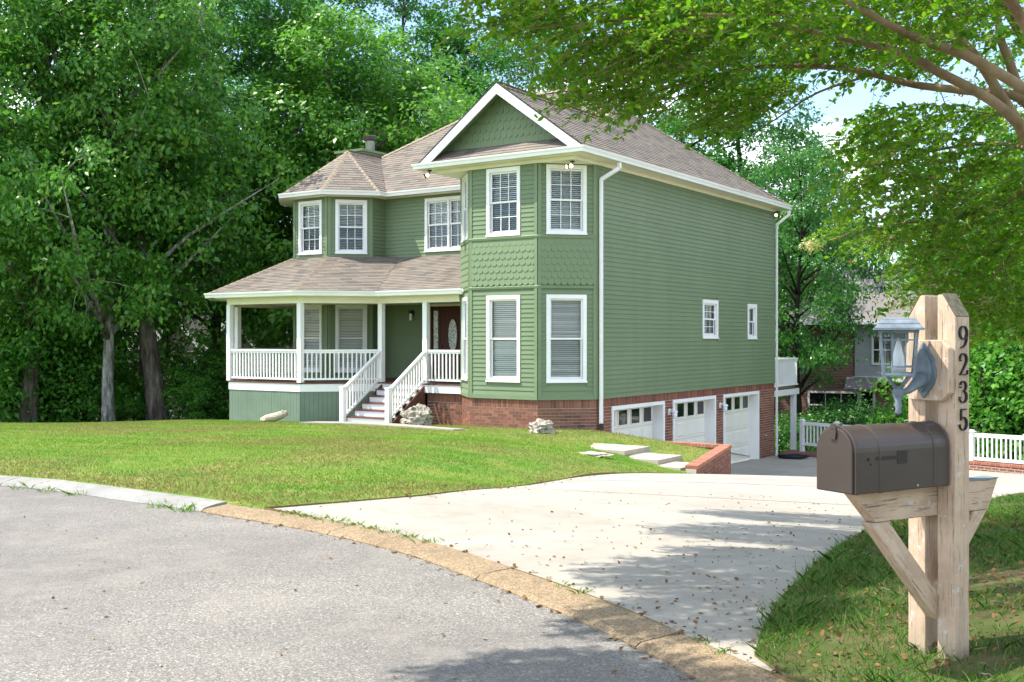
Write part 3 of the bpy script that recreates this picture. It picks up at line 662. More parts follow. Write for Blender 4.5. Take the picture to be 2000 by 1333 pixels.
for fr, wu in ((fB, wB), (fC, wC), (fA, wA)):
    c = .08
    clad(fr, ZS + .10, 2.68, [(wu[0], wu[1]) + lowz], fr is not fA, e0=c, e1=c, zs0=ZS)
    wl2 = clad(fr, 3.93, ZC, [(wu[0], wu[1]) + upz], fr is not fA, e0=c, e1=c)
    mb = MB(); fr.quad(mb, 0, fr.len, -.004, 2.68, 3.93); band = mb.build('shingle_band', 'siding', house); scales(fr, c, fr.len - c, 2.755, 3.86, band)
    for z0, z1 in ((ZS, 2.68), (2.752, 3.858), (3.93, ZC)):
        for e0_ in (0.0, fr.len - c): fr.box(MB(), e0_, e0_ + c, -.01, .033, z0, z1).build('corner_board', 'green_trim', house)
    fr.box(MB(), c, fr.len - c, -.01, .028, ZS - .002, ZS + .10).build('skirt_trim', 'green_trim', house)
    for s_, (z0, z1) in enumerate((lowz, upz)): window(fr, wu[0], wu[1], z0, z1, (3, 2) if s_ else None, screen=bool(s_) and fr is fB, seed=s_ + 3)
for z0, z1, o in ((2.68, 2.752, .036), (3.858, 3.93, .04)):
    sweep([A0, AB, BC, C0], [(-.01, z0), (o, z0), (o + .012, z1 - .02), (o - .01, z1), (-.01, z1)]).build('belt_course', 'green_trim', house)
# right-hand wall with its two small windows
op = [(fR.px(1371), fR.px(1401), 1.50, 2.61), (fR.px(1459), fR.px(1476.5), 1.48, 2.57)]
clad(fR, ZS, 5.66, op, True, row=.1135, e0=.05, e1=.06)
fR.box(MB(), 0.0, .05, -.01, .026, ZS, 5.66).build('corner_board', 'green_trim', house); fR.box(MB(), fR.len - .06, fR.len, -.01, .026, ZS, 5.66).build('corner_board', 'green_trim', house)
window(fR, *op[0], lites=(3, 2), cas=.10, seed=1); window(fR, *op[1], lites=None, cas=.10, seed=2)
# main front wall, turret, and the sides that hardly show
dbl = (fM.px(829.5, .03), fM.px(829.5, .03) + 1.72, 4.03, 5.60)
doorop = (fM.px(840), fM.px(840) + 1.62, .33, 2.44)
clad(fM, .33, 5.69, [dbl, (doorop[0] - .1, doorop[1] + .1, .33, 2.54)], False)
window(fM, *dbl, seed=5, double=True)
tw = {}
for fr, a, b in ((tD, 655, 717), (tF, 583, 628)):
    u0, u1 = fr.px(a, .03), fr.px(b, .03)
    clad(fr, .33, 5.69, [(u0, u1, .50, 2.52), (u0, u1, 4.0, 5.60)], False, e0=.09, e1=.09)
    window(fr, u0, u1, .50, 2.52, None, screen=False, seed=int(a)); window(fr, u0, u1, 4.0, 5.60, seed=int(a) + 1)
    fr.box(MB(), 0, .09, -.01, .027, .33, 5.69).build('corner_board', 'green_trim', house); fr.box(MB(), fr.len - .09, fr.len, -.01, .027, .33, 5.69).build('corner_board', 'green_trim', house)
for fr, z0 in ((tR, .33), (tL, .33), (tLL, .33), (fLS, .33), (fS, .33), (fL, ZS), (fK, ZS)): clad(fr, z0, 5.69, (), False, e0=.0)
CLAP.build('clapboard_siding', 'siding', house, kind='stuff')

# --- brick base
for fr, z0 in ((fC, -.95), (fB, -.9), (fA, -.9)): bricks(fr, 0.0, fr.len, z0, ZS - .004, n=-.012)
GAR = [(fR.px(1195), fR.px(1298), -2.6, -.137), (fR.px(1314.5), fR.px(1398), -2.6, -.137), (fR.px(1413), fR.px(1482.5), -2.6, -.137)]
bricks(fR, 0.0, fR.len, -2.6, ZS - .004, GAR, n=-.012)
fP = Fr((-5.13, .06), (-3.96, .06)); bricks(fP, 0, fP.len, -.9, .055)
for fr in (fL, fK): mb = MB(); fr.quad(mb, 0, fr.len, -.02, -3.2, ZS); mb.build('foundation', 'far_brick', house)
BJ.build('brickwork', 'brick', house, kind='stuff')

# --- garage doors
PANELM = {}
for gi, (u0, u1, z0, z1) in enumerate(GAR):
    mb = MB(); t = .09; dp = -.30
    fR.box(mb, u0, u0 + t, dp, .012, z0, z1); fR.box(mb, u1 - t, u1, dp, .012, z0, z1); fR.box(mb, u0 + t, u1 - t, dp, .014, z1 - t, z1)
    mb.build('garage_door_trim', 'white', house)
    mb = MB(); a, b, c, d = u0 + t, u1 - t, -2.34, z1 - t; fR.box(mb, a, b, dp - .05, dp, c, d); gd = mb.build('garage_door', 'garage', house)
    hh = (d - c) / 4; ww = (b - a) / 4
    for r_ in range(4):
        for k in range(4):
            x0, x1, y0, y1 = a + ww * k + .06, a + ww * (k + 1) - .06, c + hh * r_ + .07, c + hh * (r_ + 1) - .07
            q = MB()
            if r_ == 3:
                x0 += .05; x1 -= .05; y0 += .02; y1 -= .0
                for e in ((x0 - .03, x0, y0 - .03, y1 + .03), (x1, x1 + .03, y0 - .03, y1 + .03), (x0, x1, y0 - .03, y0), (x0, x1, y1, y1 + .03)): fR.box(q, e[0], e[1], dp, dp + .018, e[2], e[3])
                fr_ = q.build('window_frame', 'garage', gd); q = MB(); fR.quad(q, x0, x1, dp + .004, y0, y1); q.build('window_pane', 'pane_dark', gd)
            else:
                i_ = .03; A_ = [fR.pt(x0, dp + .002, y0), fR.pt(x1, dp + .002, y0), fR.pt(x1, dp + .002, y1), fR.pt(x0, dp + .002, y1), fR.pt(x0 + i_, dp + .016, y0 + i_), fR.pt(x1 - i_, dp + .016, y0 + i_), fR.pt(x1 - i_, dp + .016, y1 - i_), fR.pt(x0 + i_, dp + .016, y1 - i_)]
                q.hexa(A_).build('door_panel', 'garage', gd)
    q = MB()
    for r_ in range(1, 4): fR.box(q, a, b, dp + .0005, dp + .004, c + hh * r_ - .006, c + hh * r_ + .006)
    q.build('section_joint', 'mortar', gd)

# --- roofs
ROOFJ = MB(); CAND = []; EXPO, TABW = .145, .305
def roof(pts, shingle=True, name='roof'):
    P = [Vector(p) for p in pts]; e = (P[1] - P[0]).normalized(); n = Vector((0, 0, 0))
    for i in range(len(P)): n += P[i].cross(P[(i + 1) % len(P)])
    n.normalize()
    if n.z < 0: n = -n
    s = n.cross(e).normalized()
    if s.z < 0: s = -s
    mb = MB(); mb.poly(P); o = mb.build(name, 'roof_deck' if shingle else 'shingle', house)
    if not shingle: return o
    uv = [((p - P[0]).dot(e), (p - P[0]).dot(s)) for p in P]; vmax = max(v for u, v in uv); k = 0; v = -.03
    if e.cross(s).dot(n) < 0: pass
    vis = n.dot((Wp(sum(P, Vector()) / len(P)) * 0) + n) if False else 1
    nw = Vector((EX.x * n.x + EY.x * n.y, EX.y * n.x + EY.y * n.y, n.z))
    while v < vmax:
        vm = min(max(v + EXPO * .5, .01), vmax - .01); xs = []
        for i in range(len(uv)):
            (u0, v0), (u1, v1) = uv[i], uv[(i + 1) % len(uv)]
            if (v0 > vm) != (v1 > vm): xs.append(u0 + (vm - v0) / (v1 - v0) * (u1 - u0))
        xs.sort()
        for a, b in zip(xs[::2], xs[1::2]):
            x = a - ((k * .37) % 1) * TABW
            while x < b:
                l, h = max(x, a), min(x + TABW - .005, b); d = EXPO * 1.04
                if h - l > .02:
                    j = rnd.uniform(-.004, .004); t0 = rnd.uniform(.013, .019)
                    c = P[0] + e * ((l + h) / 2) + s * (v + j); cw = Wp(c); vec = CAMV - cw; ar = nw.dot(vec) / vec.length ** 3
                    if h - l > TABW - .008 and ar > 0: CAND.append((ar, c, e, s, n, l, h))
                    q = [P[0] + e * l + s * (v + j), P[0] + e * h + s * (v + j), P[0] + e * h + s * (v + j + d), P[0] + e * l + s * (v + j + d)]
                    tab = [q[0] + n * .001, q[1] + n * .001, q[2] + n * .001, q[3] + n * .001, q[0] + n * t0, q[1] + n * t0, q[2] + n * .004, q[3] + n * .004]
                    if h - l > TABW - .008 and ar > 0: CAND[-1] = CAND[-1] + (tab,)
                    else: ROOFJ.hexa(tab)
                x += TABW
        v += EXPO; k += 1
    return o
def hipcap(a, b, wdt=.15, na=None):
    a, b = Vector(a), Vector(b); n = max(2, int((b - a).length / .20)); d = (b - a) / n; side = d.cross(Vector((0, 0, 1))).normalized(); mb = MB(); drop = .075 if abs(d.z) > 1e-3 else .10
    for i in range(n):
        p, q = a + d * i, a + d * (i + 1.12); u0, u1 = Vector((0, 0, .040)), Vector((0, 0, .024)); lo = Vector((0, 0, -drop))
        mb.add([p + u0 + side * wdt + lo, p + u0, p + u0 - side * wdt + lo, q + u1 + side * wdt + lo, q + u1, q + u1 - side * wdt + lo, p + side * wdt + lo + Vector((0, 0, .01)), p + Vector((0, 0, .01)), p - side * wdt + lo + Vector((0, 0, .01))],
               [(0, 1, 4, 3), (1, 2, 5, 4), (0, 6, 7, 1), (1, 7, 8, 2)])
    return mb.build('hip_cap', 'hip', house)
XE, YF, YB, XL, YM = .40, -1.33, 12.1, -12.5, 2.2
hf = (YB - YM) / 2; ZR = E + hf * MR; YR = YM + hf; xr, xl = XE - hf, XL + hf; XG = -1.98; ZG = E + (XE - XG) * MR; XGL = 2 * XG - XE; YV = YM + (XE - XG)
YK = -1.27                                     # front of the gable rake
roof([(XE, YK, E), (XE, YB, E), (xr, YR, ZR), (XG, YV, ZG), (XG, YK, ZG)])
roof([(XGL, YM, E), (XGL, YK, E), (XG, YK, ZG), (XG, YV, ZG)])
roof([(XL, YM, E), (XGL, YM, E), (XG, YV, ZG), (xr, YR, ZR), (xl, YR, ZR)])
roof([(XL, YB, E), (XL, YM, E), (xl, YR, ZR)], False); roof([(XE, YB, E), (XL, YB, E), (xl, YR, ZR), (xr, YR, ZR)], False)
roof([(XGL + .02, YF, E), (XE - .02, YF, E), (XE - .02 - .45, YF + .5, E + .5 * MR), (XGL + .47, YF + .5, E + .5 * MR)], name='pent_roof')
hipcap((XE, YB, E), (xr, YR, ZR)); hipcap((XL, YM, E), (xl, YR, ZR)); hipcap((xr, YR, ZR), (xl, YR, ZR)); hipcap((XG, YK, ZG), (XG, YV, ZG)); hipcap((XG, YV, ZG), (xr, YR, ZR))
# turret roof
TC = Vector((-10.39, 2.72)); ap = 2.01; TS = .744; TZ = E + ap * TS
def oc(k): a = R(22.5 + 45 * k); r_ = ap / math.cos(R(22.5)); return (TC.x + r_ * math.cos(a), TC.y + r_ * math.sin(a), E)
apex = (TC.x, TC.y, TZ); yend = YM + (TZ - E) / MR
o5, o6, o7, o8, o4 = oc(5), oc(6), oc(7), oc(8), oc(4)        # 5,6: front edge ends; 7: right edge lower end
o7 = oc(-1); o4 = oc(4)
roof([oc(5), oc(6), apex]); roof([oc(6), oc(7), apex]); roof([oc(4), oc(5), apex])
roof([oc(7), (oc(7)[0], YM, E), (TC.x, yend, TZ), apex]); roof([(oc(4)[0], YM, E), oc(4), apex, (TC.x, yend, TZ)])
for k in (5, 6, 7, 4): hipcap(oc(k), apex, .13)
hipcap(apex, (TC.x, yend, TZ), .13)
# porch roof
EP, ZP = 2.74, 3.91
pr = [(-6.504, -.4), (-8.02, -1.92), (-11.42, -1.92), (-12.92, -.42)]
roof([(-6.504, -.4, EP), (-3.75, -.4, EP), (-3.75, 2.6, ZP), (-8.18, 2.6, ZP)], name='porch_roof')
roof([(-8.02, -1.92, EP), (-6.504, -.4, EP), (-8.18, 2.6, ZP), (-9.69, 1.09, ZP)], name='porch_roof')
roof([(-11.42, -1.92, EP), (-8.02, -1.92, EP), (-9.69, 1.09, ZP), (-11.08, 1.09, ZP)], name='porch_roof')
roof([(-12.92, -.42, EP), (-11.42, -1.92, EP), (-11.08, 1.09, ZP), (-12.03, 2.04, ZP)], name='porch_roof')
roof([(-12.92, 2.6, EP), (-12.92, -.42, EP), (-12.03, 2.04, ZP), (-12.03, 2.6, ZP)], name='porch_roof')
mb = MB(); mb.poly([(-8.18, 2.6, ZP), (-8.76, 2.6, ZP + .02), (-8.76, 2.02, ZP)]); mb.build('porch_roof', 'shingle', house)
hipcap((-8.02, -1.92, EP), (-9.69, 1.09, ZP), .13); hipcap((-11.42, -1.92, EP), (-11.08, 1.09, ZP), .11)
# the 300 shingle tabs that show largest are pieces of their own
CAND.sort(key=lambda c: -c[0])
TAB = MB().hexa([(-.15, 0, .001), (.15, 0, .001), (.15, .151, .001), (-.15, .151, .001), (-.15, 0, .017), (.15, 0, .017), (.15, .151, .004), (-.15, .151, .004)]).mesh('shingle', 'shingle')
roofpart = next(o for o in house.children if o.name.startswith('roof'))
for i, c in enumerate(CAND):
    if i >= 300: ROOFJ.hexa(c[7]); continue
    o = bpy.data.objects.new('shingle', TAB); COL.objects.link(o); o.parent = house
    mt = Matrix((c[2], c[3], c[4])).transposed().to_4x4(); mt.translation = c[1]; o.matrix_local = mt
ROOFJ.build('shingle_field', 'shingle', house, kind='stuff')

# --- eaves: soffits, boxed cornice, gutters
mb = MB(); mb.poly([(XGL + .03, YF, 5.69), (XE - .02, YF, 5.69), (XE - .02, 12.05, 5.69), (XL + .03, 12.05, 5.69), (XL + .03, 2.25, 5.69), (XGL + .03, 2.25, 5.69)]); mb.build('soffit', 'cream', house)
mb = MB(); mb.poly([oc(k)[:2] + (5.685,) for k in range(8)]); mb.build('soffit', 'cream', house)
mb = MB(); mb.box(-4.0, .03, -1.035, .02, ZC, 5.688); mb.build('cornice_box', 'cream', house)
mb = MB(); fR.box(mb, .02, fR.len, -.01, .05, 5.60, 5.688); mb.build('frieze_board', 'cream', house)
gutter([(XGL + .0, YM - .1), (XGL, YF + .02), (XE - .04, YF + .02), (XE - .04, YB - .02)], E + .02)
gutter([(XL + .0, YM + .02), (oc(4)[0] + .0, YM + .02)], E + .015)
gutter([(oc(4)[0] + .02, YM - .02), (oc(4)[0] + .02, oc(4)[1]), (oc(5)[0], oc(5)[1] + .02), (oc(6)[0], oc(6)[1] + .02), (oc(7)[0] - .02, oc(7)[1]), (oc(7)[0] - .02, YM + .02), (XGL - .15, YM + .02)], E + .02)
gutter([(-12.90, 2.5), (-12.90, -.42), (-11.41, -1.90), (-8.03, -1.90), (-6.515, -.385), (-3.62, -.385)], EP + .02)
# gable
mb = MB(); yw = -.83; mb.poly([(XGL + .03, yw, E - .012), (XE - .03, yw, E - .012), (XG, yw, ZG - .03)]); ped = mb.build('gable_wall', 'siding', house)
fG = Fr((XGL, yw), (XE, yw))
scales(fG, .30, fG.len - .30, E + .30, ZG, ped, inside=lambda u, z: (z - E) < (min(u, fG.len - u) - .22) * MR, n=.0, row=.20, wd=.1665)
for sg in (1, -1):
    fx = lambda x: XG + sg * x
    hw = XE - XG; mb = MB(); mb.prism([(fx(hw), YK - .02, E + .01), (fx(0), YK - .02, ZG + .012), (fx(0), YK - .02, ZG - .235), (fx(hw - .335), YK - .02, E + .01)], (0, .04, 0)); mb.build('rake_board', 'rake', house)
    mb = MB(); mb.poly([(fx(hw - .02), YK + .02, E - .02), (fx(0), YK + .02, ZG - .035), (fx(0), yw - .0, ZG - .035), (fx(hw - .02), yw - .0, E - .02)]); mb.build('rake_soffit', 'green_trim', house)
    mb = MB(); mb.prism([(fx(hw), YK - .03, E + .02), (fx(0), YK - .03, ZG + .022), (fx(0), YK - .03, ZG + .048), (fx(hw), YK - .03, E + .046)], (0, .06, 0)); mb.build('drip_edge', 'roof_deck', house)
# --- chimney
mb = MB(); mb.box(-13.0, -11.85, 5.0, 6.7, -2.5, 7.80); ch = mb.build('chimney_chase', 'siding', house)
mb = MB(); mb.box(-13.06, -11.79, 4.94, 6.76, 7.80, 7.88); mb.build('chase_cap', 'green_trim', ch)
mb = MB(); mb.lathe([(.16, 0), (.16, .42), (.165, .43), (.16, .44)], (-12.25, 5.85, 7.88), 18); mb.build('flue_pipe', 'galv', ch, True)
mb = MB(); mb.lathe([(.17, .40), (.235, .44), (.235, .56), (.20, .585), (.02, .60)], (-12.25, 5.85, 7.88), 18); mb.build('flue_cap', 'bronze', ch)

# --- porch
deck = [(-3.96, 0), (-6.67, 0), (-8.19, -1.52), (-10.94, -1.52), (-12.46, 0), (-12.46, 2.6), (-3.96, 2.6)]
mb = MB(); mb.poly([(x, y, .33) for x, y in deck]); porch = mb.build('porch_floor', 'deck', house)
edge = deck[5::-1]                                    # left -> right
sweep([(-12.46, 2.6), (-12.46, 0), (-10.94, -1.52), (-8.19, -1.52), (-6.67, 0), (-3.96, 0)], [(0, .329), (.05, .329), (.05, .29), (0, .29)]).build('floor_edge', 'deck', porch)
sweep([(-12.46, 2.6), (-12.46, 0), (-10.94, -1.52), (-8.19, -1.52), (-6.67, 0), (-3.96, 0)], [(-.03, .289), (.03, .289), (.03, .085), (-.03, .085)]).build('rim_board', 'white', porch)
pts = [(-12.46, 2.6), (-12.46, 0), (-10.94, -1.52), (-8.19, -1.52), (-6.67, 0)]
for a, b in zip(pts, pts[1:]):
    f = Fr(a, b); n = max(1, round(f.len / .122)); st = f.len / n
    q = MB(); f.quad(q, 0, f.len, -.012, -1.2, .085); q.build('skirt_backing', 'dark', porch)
    for k in range(n):
        q = MB(); f.box(q, st * k + .0025, st * (k + 1) - .0025, -.01, .012 + rnd.uniform(-.002, .002), -1.1, .083); q.build('skirt_board', 'skirt', porch)
mb = MB(); mb.poly([(x, y, 2.50) for x, y in deck]); mb.build('porch_ceiling', 'cream', porch)
sweep([(-12.46, 2.6), (-12.46, 0), (-10.94, -1.52), (-8.19, -1.52), (-6.67, 0), (-3.98, 0)], [(-.07, 2.45), (.07, 2.45), (.075, 2.62), (-.07, 2.62)]).build('porch_beam', 'cream', porch)
sweep([(-12.46, 2.6), (-12.46, 0), (-10.94, -1.52), (-8.19, -1.52), (-6.67, 0), (-3.6, 0)], [(-.06, 2.622), (.41, 2.622), (.41, 2.634), (-.06, 2.634)]).build('porch_soffit', 'cream', porch)
posts = [(-5.13, 0), (-6.67, 0), (-8.19, -1.52), (-10.94, -1.52), (-12.46, .12)]
for x, y in posts:
    q = MB(); a = .07; q.box(x - a, x + a, y - a + .01, y + a + .01, .33, 2.449); q.build('porch_post', 'white', porch)
def railing(p, q, z0, z1, parent, hgt=.86, bot=.09, sp=.115, bw=.036, name='railing', mat='white', sides=0):
    P, Q = Vector((p[0], p[1], z0)), Vector((q[0], q[1], z1)); U = Vector((0, 0, 1)); mb = MB()
    mb.bar(P + U * hgt, Q + U * hgt, .09, .04); mb.bar(P + U * (hgt - .05), Q + U * (hgt - .05), .04, .058); o = mb.build(name, mat, parent); MB().bar(P + U * bot, Q + U * bot, .055, .05).build('bottom_rail', mat, parent if parent is porch else o)
    L_ = (Q - P).length; n = max(2, int(L_ / sp)); d = (Vector(q[:2]) - Vector(p[:2])).normalized(); ang = math.atan2(d.y, d.x)
    for k in range(1, n):
        c = P.lerp(Q, k / n); b = MB(); h = bw / 2; e = Vector((d.x, d.y, 0)) * h; f_ = Vector((-d.y, d.x, 0)) * h
        b.hexa([c + s1 + U * (bot + .0252) for s1 in (-e - f_, e - f_, e + f_, f_ - e)] + [c + s1 + U * (hgt - .08) for s1 in (-e - f_, e - f_, e + f_, f_ - e)]); b.build('baluster', mat, parent if parent is porch else o)
    return o
rl = lambda p, q: railing(p, q, .33, .33, porch)
rl((-5.05, 0), (-3.97, 0)); rl((-8.14, -1.47), (-6.72, -.05)); rl((-10.87, -1.52), (-8.26, -1.52)); rl((-12.46, .19), (-12.46, 2.55)); rl((-12.41, .07), (-10.99, -1.47))
# steps
st = MB(); NS, RI, TR = 6, .1675, .285
for k in range(1, NS):
    z = .33 - RI * k; y0 = -TR * k
    q = MB(); q.box(-6.60, -5.20, y0 - .03, y0 + TR + .004, z - .035, z); q.build('tread', 'deck', porch)
for k in range(NS):
    z = .33 - RI * k; y0 = -TR * k
    q = MB(); q.box(-6.58, -5.22, y0 - .004, y0 + .018, z - RI + .001, z - .036); q.build('riser', 'white', porch)
for x in (-6.625, -5.175):
    q = MB(); q.prism([(x - .024, .0, .29), (x - .024, -TR * NS + .25, -.72), (x - .024, -TR * NS + .25, -.85), (x - .024, .0, -.85)], (.048, 0, 0)); q.build('stringer', 'deck', porch)
for x in (-6.67, -5.13):
    yb = -1.50; q = MB(); q.box(x - .065, x + .065, yb - .065, yb + .065, -.80, .24); q.box(x - .08, x + .08, yb - .08, yb + .08, .241, .27); q.build('newel_post', 'white', porch)
    railing((x, yb + .06), (x, -.05), -.66 + .03, .30, porch, .86, .13, .125)
# door with oval light, sidelights
a, b, c, d = doorop
mb = MB(); fM.box(mb, a - .1, a, -.03, .03, c, d + .1); fM.box(mb, b, b + .1, -.03, .03, c, d + .1); fM.box(mb, a, b, -.03, .032, d, d + .1); mb.build('door_casing', 'cream', house)
mb = MB(); fM.box(mb, a, b, -.10, -.06, c, d)
for u in (a, a + .28, b - .34, b - .06): fM.box(mb, u, u + .06, -.06, -.03, c, d)
fM.box(mb, a + .06, a + .28, -.06, -.032, d - .06, d); unit = mb.build('entrance', 'door', house)
q = MB(); da, db = a + .345, b - .345; fM.box(q, da, db, -.06, -.04, c + .01, d - .01); leaf = q.build('door', 'door', house)
for e in ((da + .09, db - .09, c + .14, c + .62),):
    q = MB(); fM.box(q, e[0], e[1], -.04, -.028, e[2], e[3]); q.build('door_panel', 'door', leaf)
cu, cz, ru, rz_ = (da + db) / 2, 1.60, .155, .46
q = MB(); ring_o = [(cu + (ru + .035) * math.cos(t), cz + (rz_ + .035) * math.sin(t)) for t in [2 * math.pi * k / 32 for k in range(32)]]; q.prism([fM.pt(u, -.039, z) for u, z in ring_o], tuple(fM.n.to_3d() * .014)); q.build('oval_frame', 'door', leaf)
q = MB(); q.poly([fM.pt(cu + ru * math.cos(t), -.023, cz + rz_ * math.sin(t)) for t in [2 * math.pi * k / 32 for k in range(32)]]); q.build('oval_pane', 'leaded', leaf)
q = MB(); q.tube([fM.pt(da + .06, -.03, 1.28), fM.pt(da + .06, .02, 1.28)], .025, 10); q.build('door_knob', 'bronze', leaf)
for u0, u1 in ((a + .09, a + .25), (b - .27, b - .09)): q = MB(); fM.quad(q, u0, u1, -.055, c + .7, d - .12); q.build('sidelight', 'leaded', unit)
# lamps
def floodlight(p, aim):
    p = Vector(p); q = MB(); q.lathe([(.055, -.03), (.055, 0)], p, 14); f = q.build('floodlight', 'bronze', house)
    for s_, ax in zip((-1, 1), aim):
        d = Vector(ax).normalized(); st_ = p + Vector((0, 0, -.03)); k = st_ + d * .05 + Vector((0, 0, -.06)); q = MB(); q.tube([st_, st_ + Vector((0, 0, -.05)), k], .014, 8); q.tube([k - d * .03, k + d * .02, k + d * .10], [.026, .042, .060], 14); h = q.build('lamp_head', 'bronze', f)
        q = MB(); q.tube([k + d * .096, k + d * .104], [.05, .046], 14); q.build('bulb', 'lit', f)
floodlight((-4.12, -1.12, 5.688), ((-1, -.5, -.5), (.3, -1, -.4))); floodlight((-.18, -.80, ZC), ((-.7, -1, -.45), (.35, -1, -.35))); floodlight((.12, 11.45, 5.60), ((.5, -1, -.3), (.8, .5, -.3)))
q = MB(); u, z = fM.px(807), 2.24; fM.box(q, u - .06, u + .06, .0, .03, z - .06, z + .07); fM.box(q, u - .055, u + .03, .03, .15, z + .0, z + .09); wlamp = q.build('wall_lamp', 'black_metal', house)
q = MB(); q.tube([fM.pt(u - .015, .09, z - .0), fM.pt(u - .015, .09, z - .2)], .042, 12); q.build('lamp_tube', 'tube', wlamp)
for k in (0, 1):
    u = (GAR[k][1] + GAR[k + 1][0]) / 2; q = MB(); fR.box(q, u - .05, u + .05, 0, .03, -.52, -.36); lp = q.build('wall_lamp', 'white', house)
    q = MB(); q.tube([fR.pt(u, .02, -.42), fR.pt(u, .12, -.38), fR.pt(u, .17, -.42)], .018, 8); q.lathe([(.05, .0), (.085, -.03), (.085, -.05), (.06, -.06)], fR.pt(u, .17, -.40), 14); q.build('lamp_hood', 'white', lp)
    q = MB(); q.lathe([(.06, -.062), (.068, -.12), (.05, -.20), (.01, -.22)], fR.pt(u, .17, -.40), 14); q.build('lamp_shade', 'bulb', lp)
q = MB(); u = GAR[2][1] + .42; q.tube([fR.pt(u, 0, -1.55), fR.pt(u, .07, -1.55), fR.pt(u, .09, -1.6)], .02, 8); q.build('hose_bib', 'galv', house)
# downspouts
q = MB(); q.bar((.42, .35, 5.66), (.42, .35, 5.52), .085, .06, (0, 1, 0)); q.bar((.42, .35, 5.53), (.075, .10, 5.26), .085, .06, (0, 1, 0)); q.bar((.075, .10, 5.28), (.075, .10, -.52), .06, .085, (0, 1, 0)); q.build('downspout', 'gutter', house)
q = MB(); q.bar((.075, .10, -.50), (.075, .10, -.70), .07, .095, (0, 1, 0)); q.build('drain_boot', 'black_metal', house)
q = MB(); q.bar((.40, 11.9, 5.66), (.40, 11.9, 5.5), .08, .06, (0, 1, 0)); q.bar((.40, 11.9, 5.52), (.06, 11.72, 5.2), .08, .06, (0, 1, 0)); q.bar((.06, 11.72, 5.22), (.06, 11.72, -2.3), .05, .07, (0, 1, 0)); q.build('downspout', 'gutter', house)
# back deck on tall posts
bd = MB().box(-6.0, -.08, 11.70, 14.2, -.20, -.155).build('back_deck', 'deck', house)
q = MB(); q.box(-.10, -.06, 11.72, 14.2, -.40, -.201); q.box(-6, -.10, 14.16, 14.2, -.40, -.201); q.build('deck_rim', 'white', bd)
for x, y in ((-.16, 13.9), (-3, 14.1)):
    q = MB(); q.box(x - .08, x + .08, y - .08, y + .08, -3.2, -.402); q.build('deck_post', 'white', bd)
railing((-.11, 11.74), (-.11, 14.15), -.16, -.16, bd, .98, .10, .105, .04); railing((-6, 14.15), (-.15, 14.15), -.16, -.16, bd, .98, .10, .14, .04)
# ------------------------------------------------------------------ retaining wall, steps, walk
rw = thing('retaining_wall', 'low red brick retaining wall with rowlock cap beside the driveway', 'wall', (RW_B[0], RW_B[1], -2.3))
def off(o, p): return Vector(p) - o.location
f2 = Fr(RW_C, RW_B); f1 = Fr(RW_B, RW_A); CTOP = -.80
class FrO:                                   # a frame shifted into the local space of a thing
    def __init__(s, fr, o): s.fr, s.o = fr, o; s.len = fr.len; s.ang = fr.ang; s.n = fr.n; s.u = fr.u
    def pt(s, u, n, z): return s.fr.pt(u, n, z) - s.o.location
    def box(s, *a): return Fr.box(s, *a)
    def quad(s, *a): return Fr.quad(s, *a)
g2, g1 = FrO(f2, rw), FrO(f1, rw)
mb = MB(); g2.box(mb, -.02, f2.len, -.20, -.012, -2.4, CTOP - .065); mb.build('wall_core', 'mortar', rw)
mb = MB(); g1.box(mb, 0.0, f1.len, -.20, -.012, -2.6, CTOP - .065); mb.build('wall_core', 'far_brick', rw)
z = CTOP - .065 - .0375; r_ = 0
while z > -1.75:
    x = -(r_ % 2) * .106
    while x < f2.len:
        l, h = max(x, 0.0), min(x + .2, f2.len)
        if h - l > .03 and dz(*f2.pt((l + h) / 2, .1, 0)[:2]) < z + .05:
            o = bpy.data.objects.new('brick', BRICKM); COL.objects.link(o); o.parent = rw; o.location = g2.pt((l + h) / 2, -.025 + rnd.uniform(-.003, .003), z); o.rotation_euler = (0, 0, f2.ang); o.scale = (h - l, .05, .064)
        x += .212
    z -= .0765; r_ += 1
CAPM = UNIT.mesh('cap_brick', 'cap')
for g in (g2, g1):
    n = int(g.len / .079)
    for k in range(n):
        o = bpy.data.objects.new('cap_brick', CAPM); COL.objects.link(o); o.parent = rw; o.location = g.pt((k + .5) * g.len / n, -.10, CTOP - .03 + rnd.uniform(-.003, .003)); o.rotation_euler = (0, 0, g.ang); o.scale = (g.len / n - .009, .235, .065)
for i, (x0, x1, y0, y1, zt) in enumerate(((1.2, 2.66, -3.55, -2.45, -.70), (2.62, 3.52, -3.85, -2.75, -.80), (3.40, 4.10, -4.10, -3.15, -.885))):
    lab = ('topmost pale concrete garden step below the bay', 'middle pale concrete garden step on the lawn slope', 'lowest pale concrete garden step beside the brick wall')[i]
    px_, py_ = HW((x0 + x1) / 2, (y0 + y1) / 2); mb = MB(); w_, h_ = (x1 - x0) / 2, (y1 - y0) / 2
    ptsq = [(-w_, -h_), (w_, -h_), (w_, h_), (-w_, h_)]
    mb.hexa([(x, y, -.22) for x, y in ptsq] + [(x * .985, y * .985, 0) for x, y in ptsq]); o = mb.build('garden_step', 'slab'); o.location = (px_, py_, zt + .01); o.rotation_euler = (0, 0, HROT); tag(o, lab, 'step', 'concrete garden steps')
wk = [(-5.25, 26.75), (-4.95, 27.6), (-4.35, 27.95), (-3.35, 27.35), (-2.6, 26.3), (-1.7, 25.0), (-1.05, 24.35), (-1.3, 24.15), (-2.2, 24.9), (-3.2, 25.9), (-4.1, 26.4)]
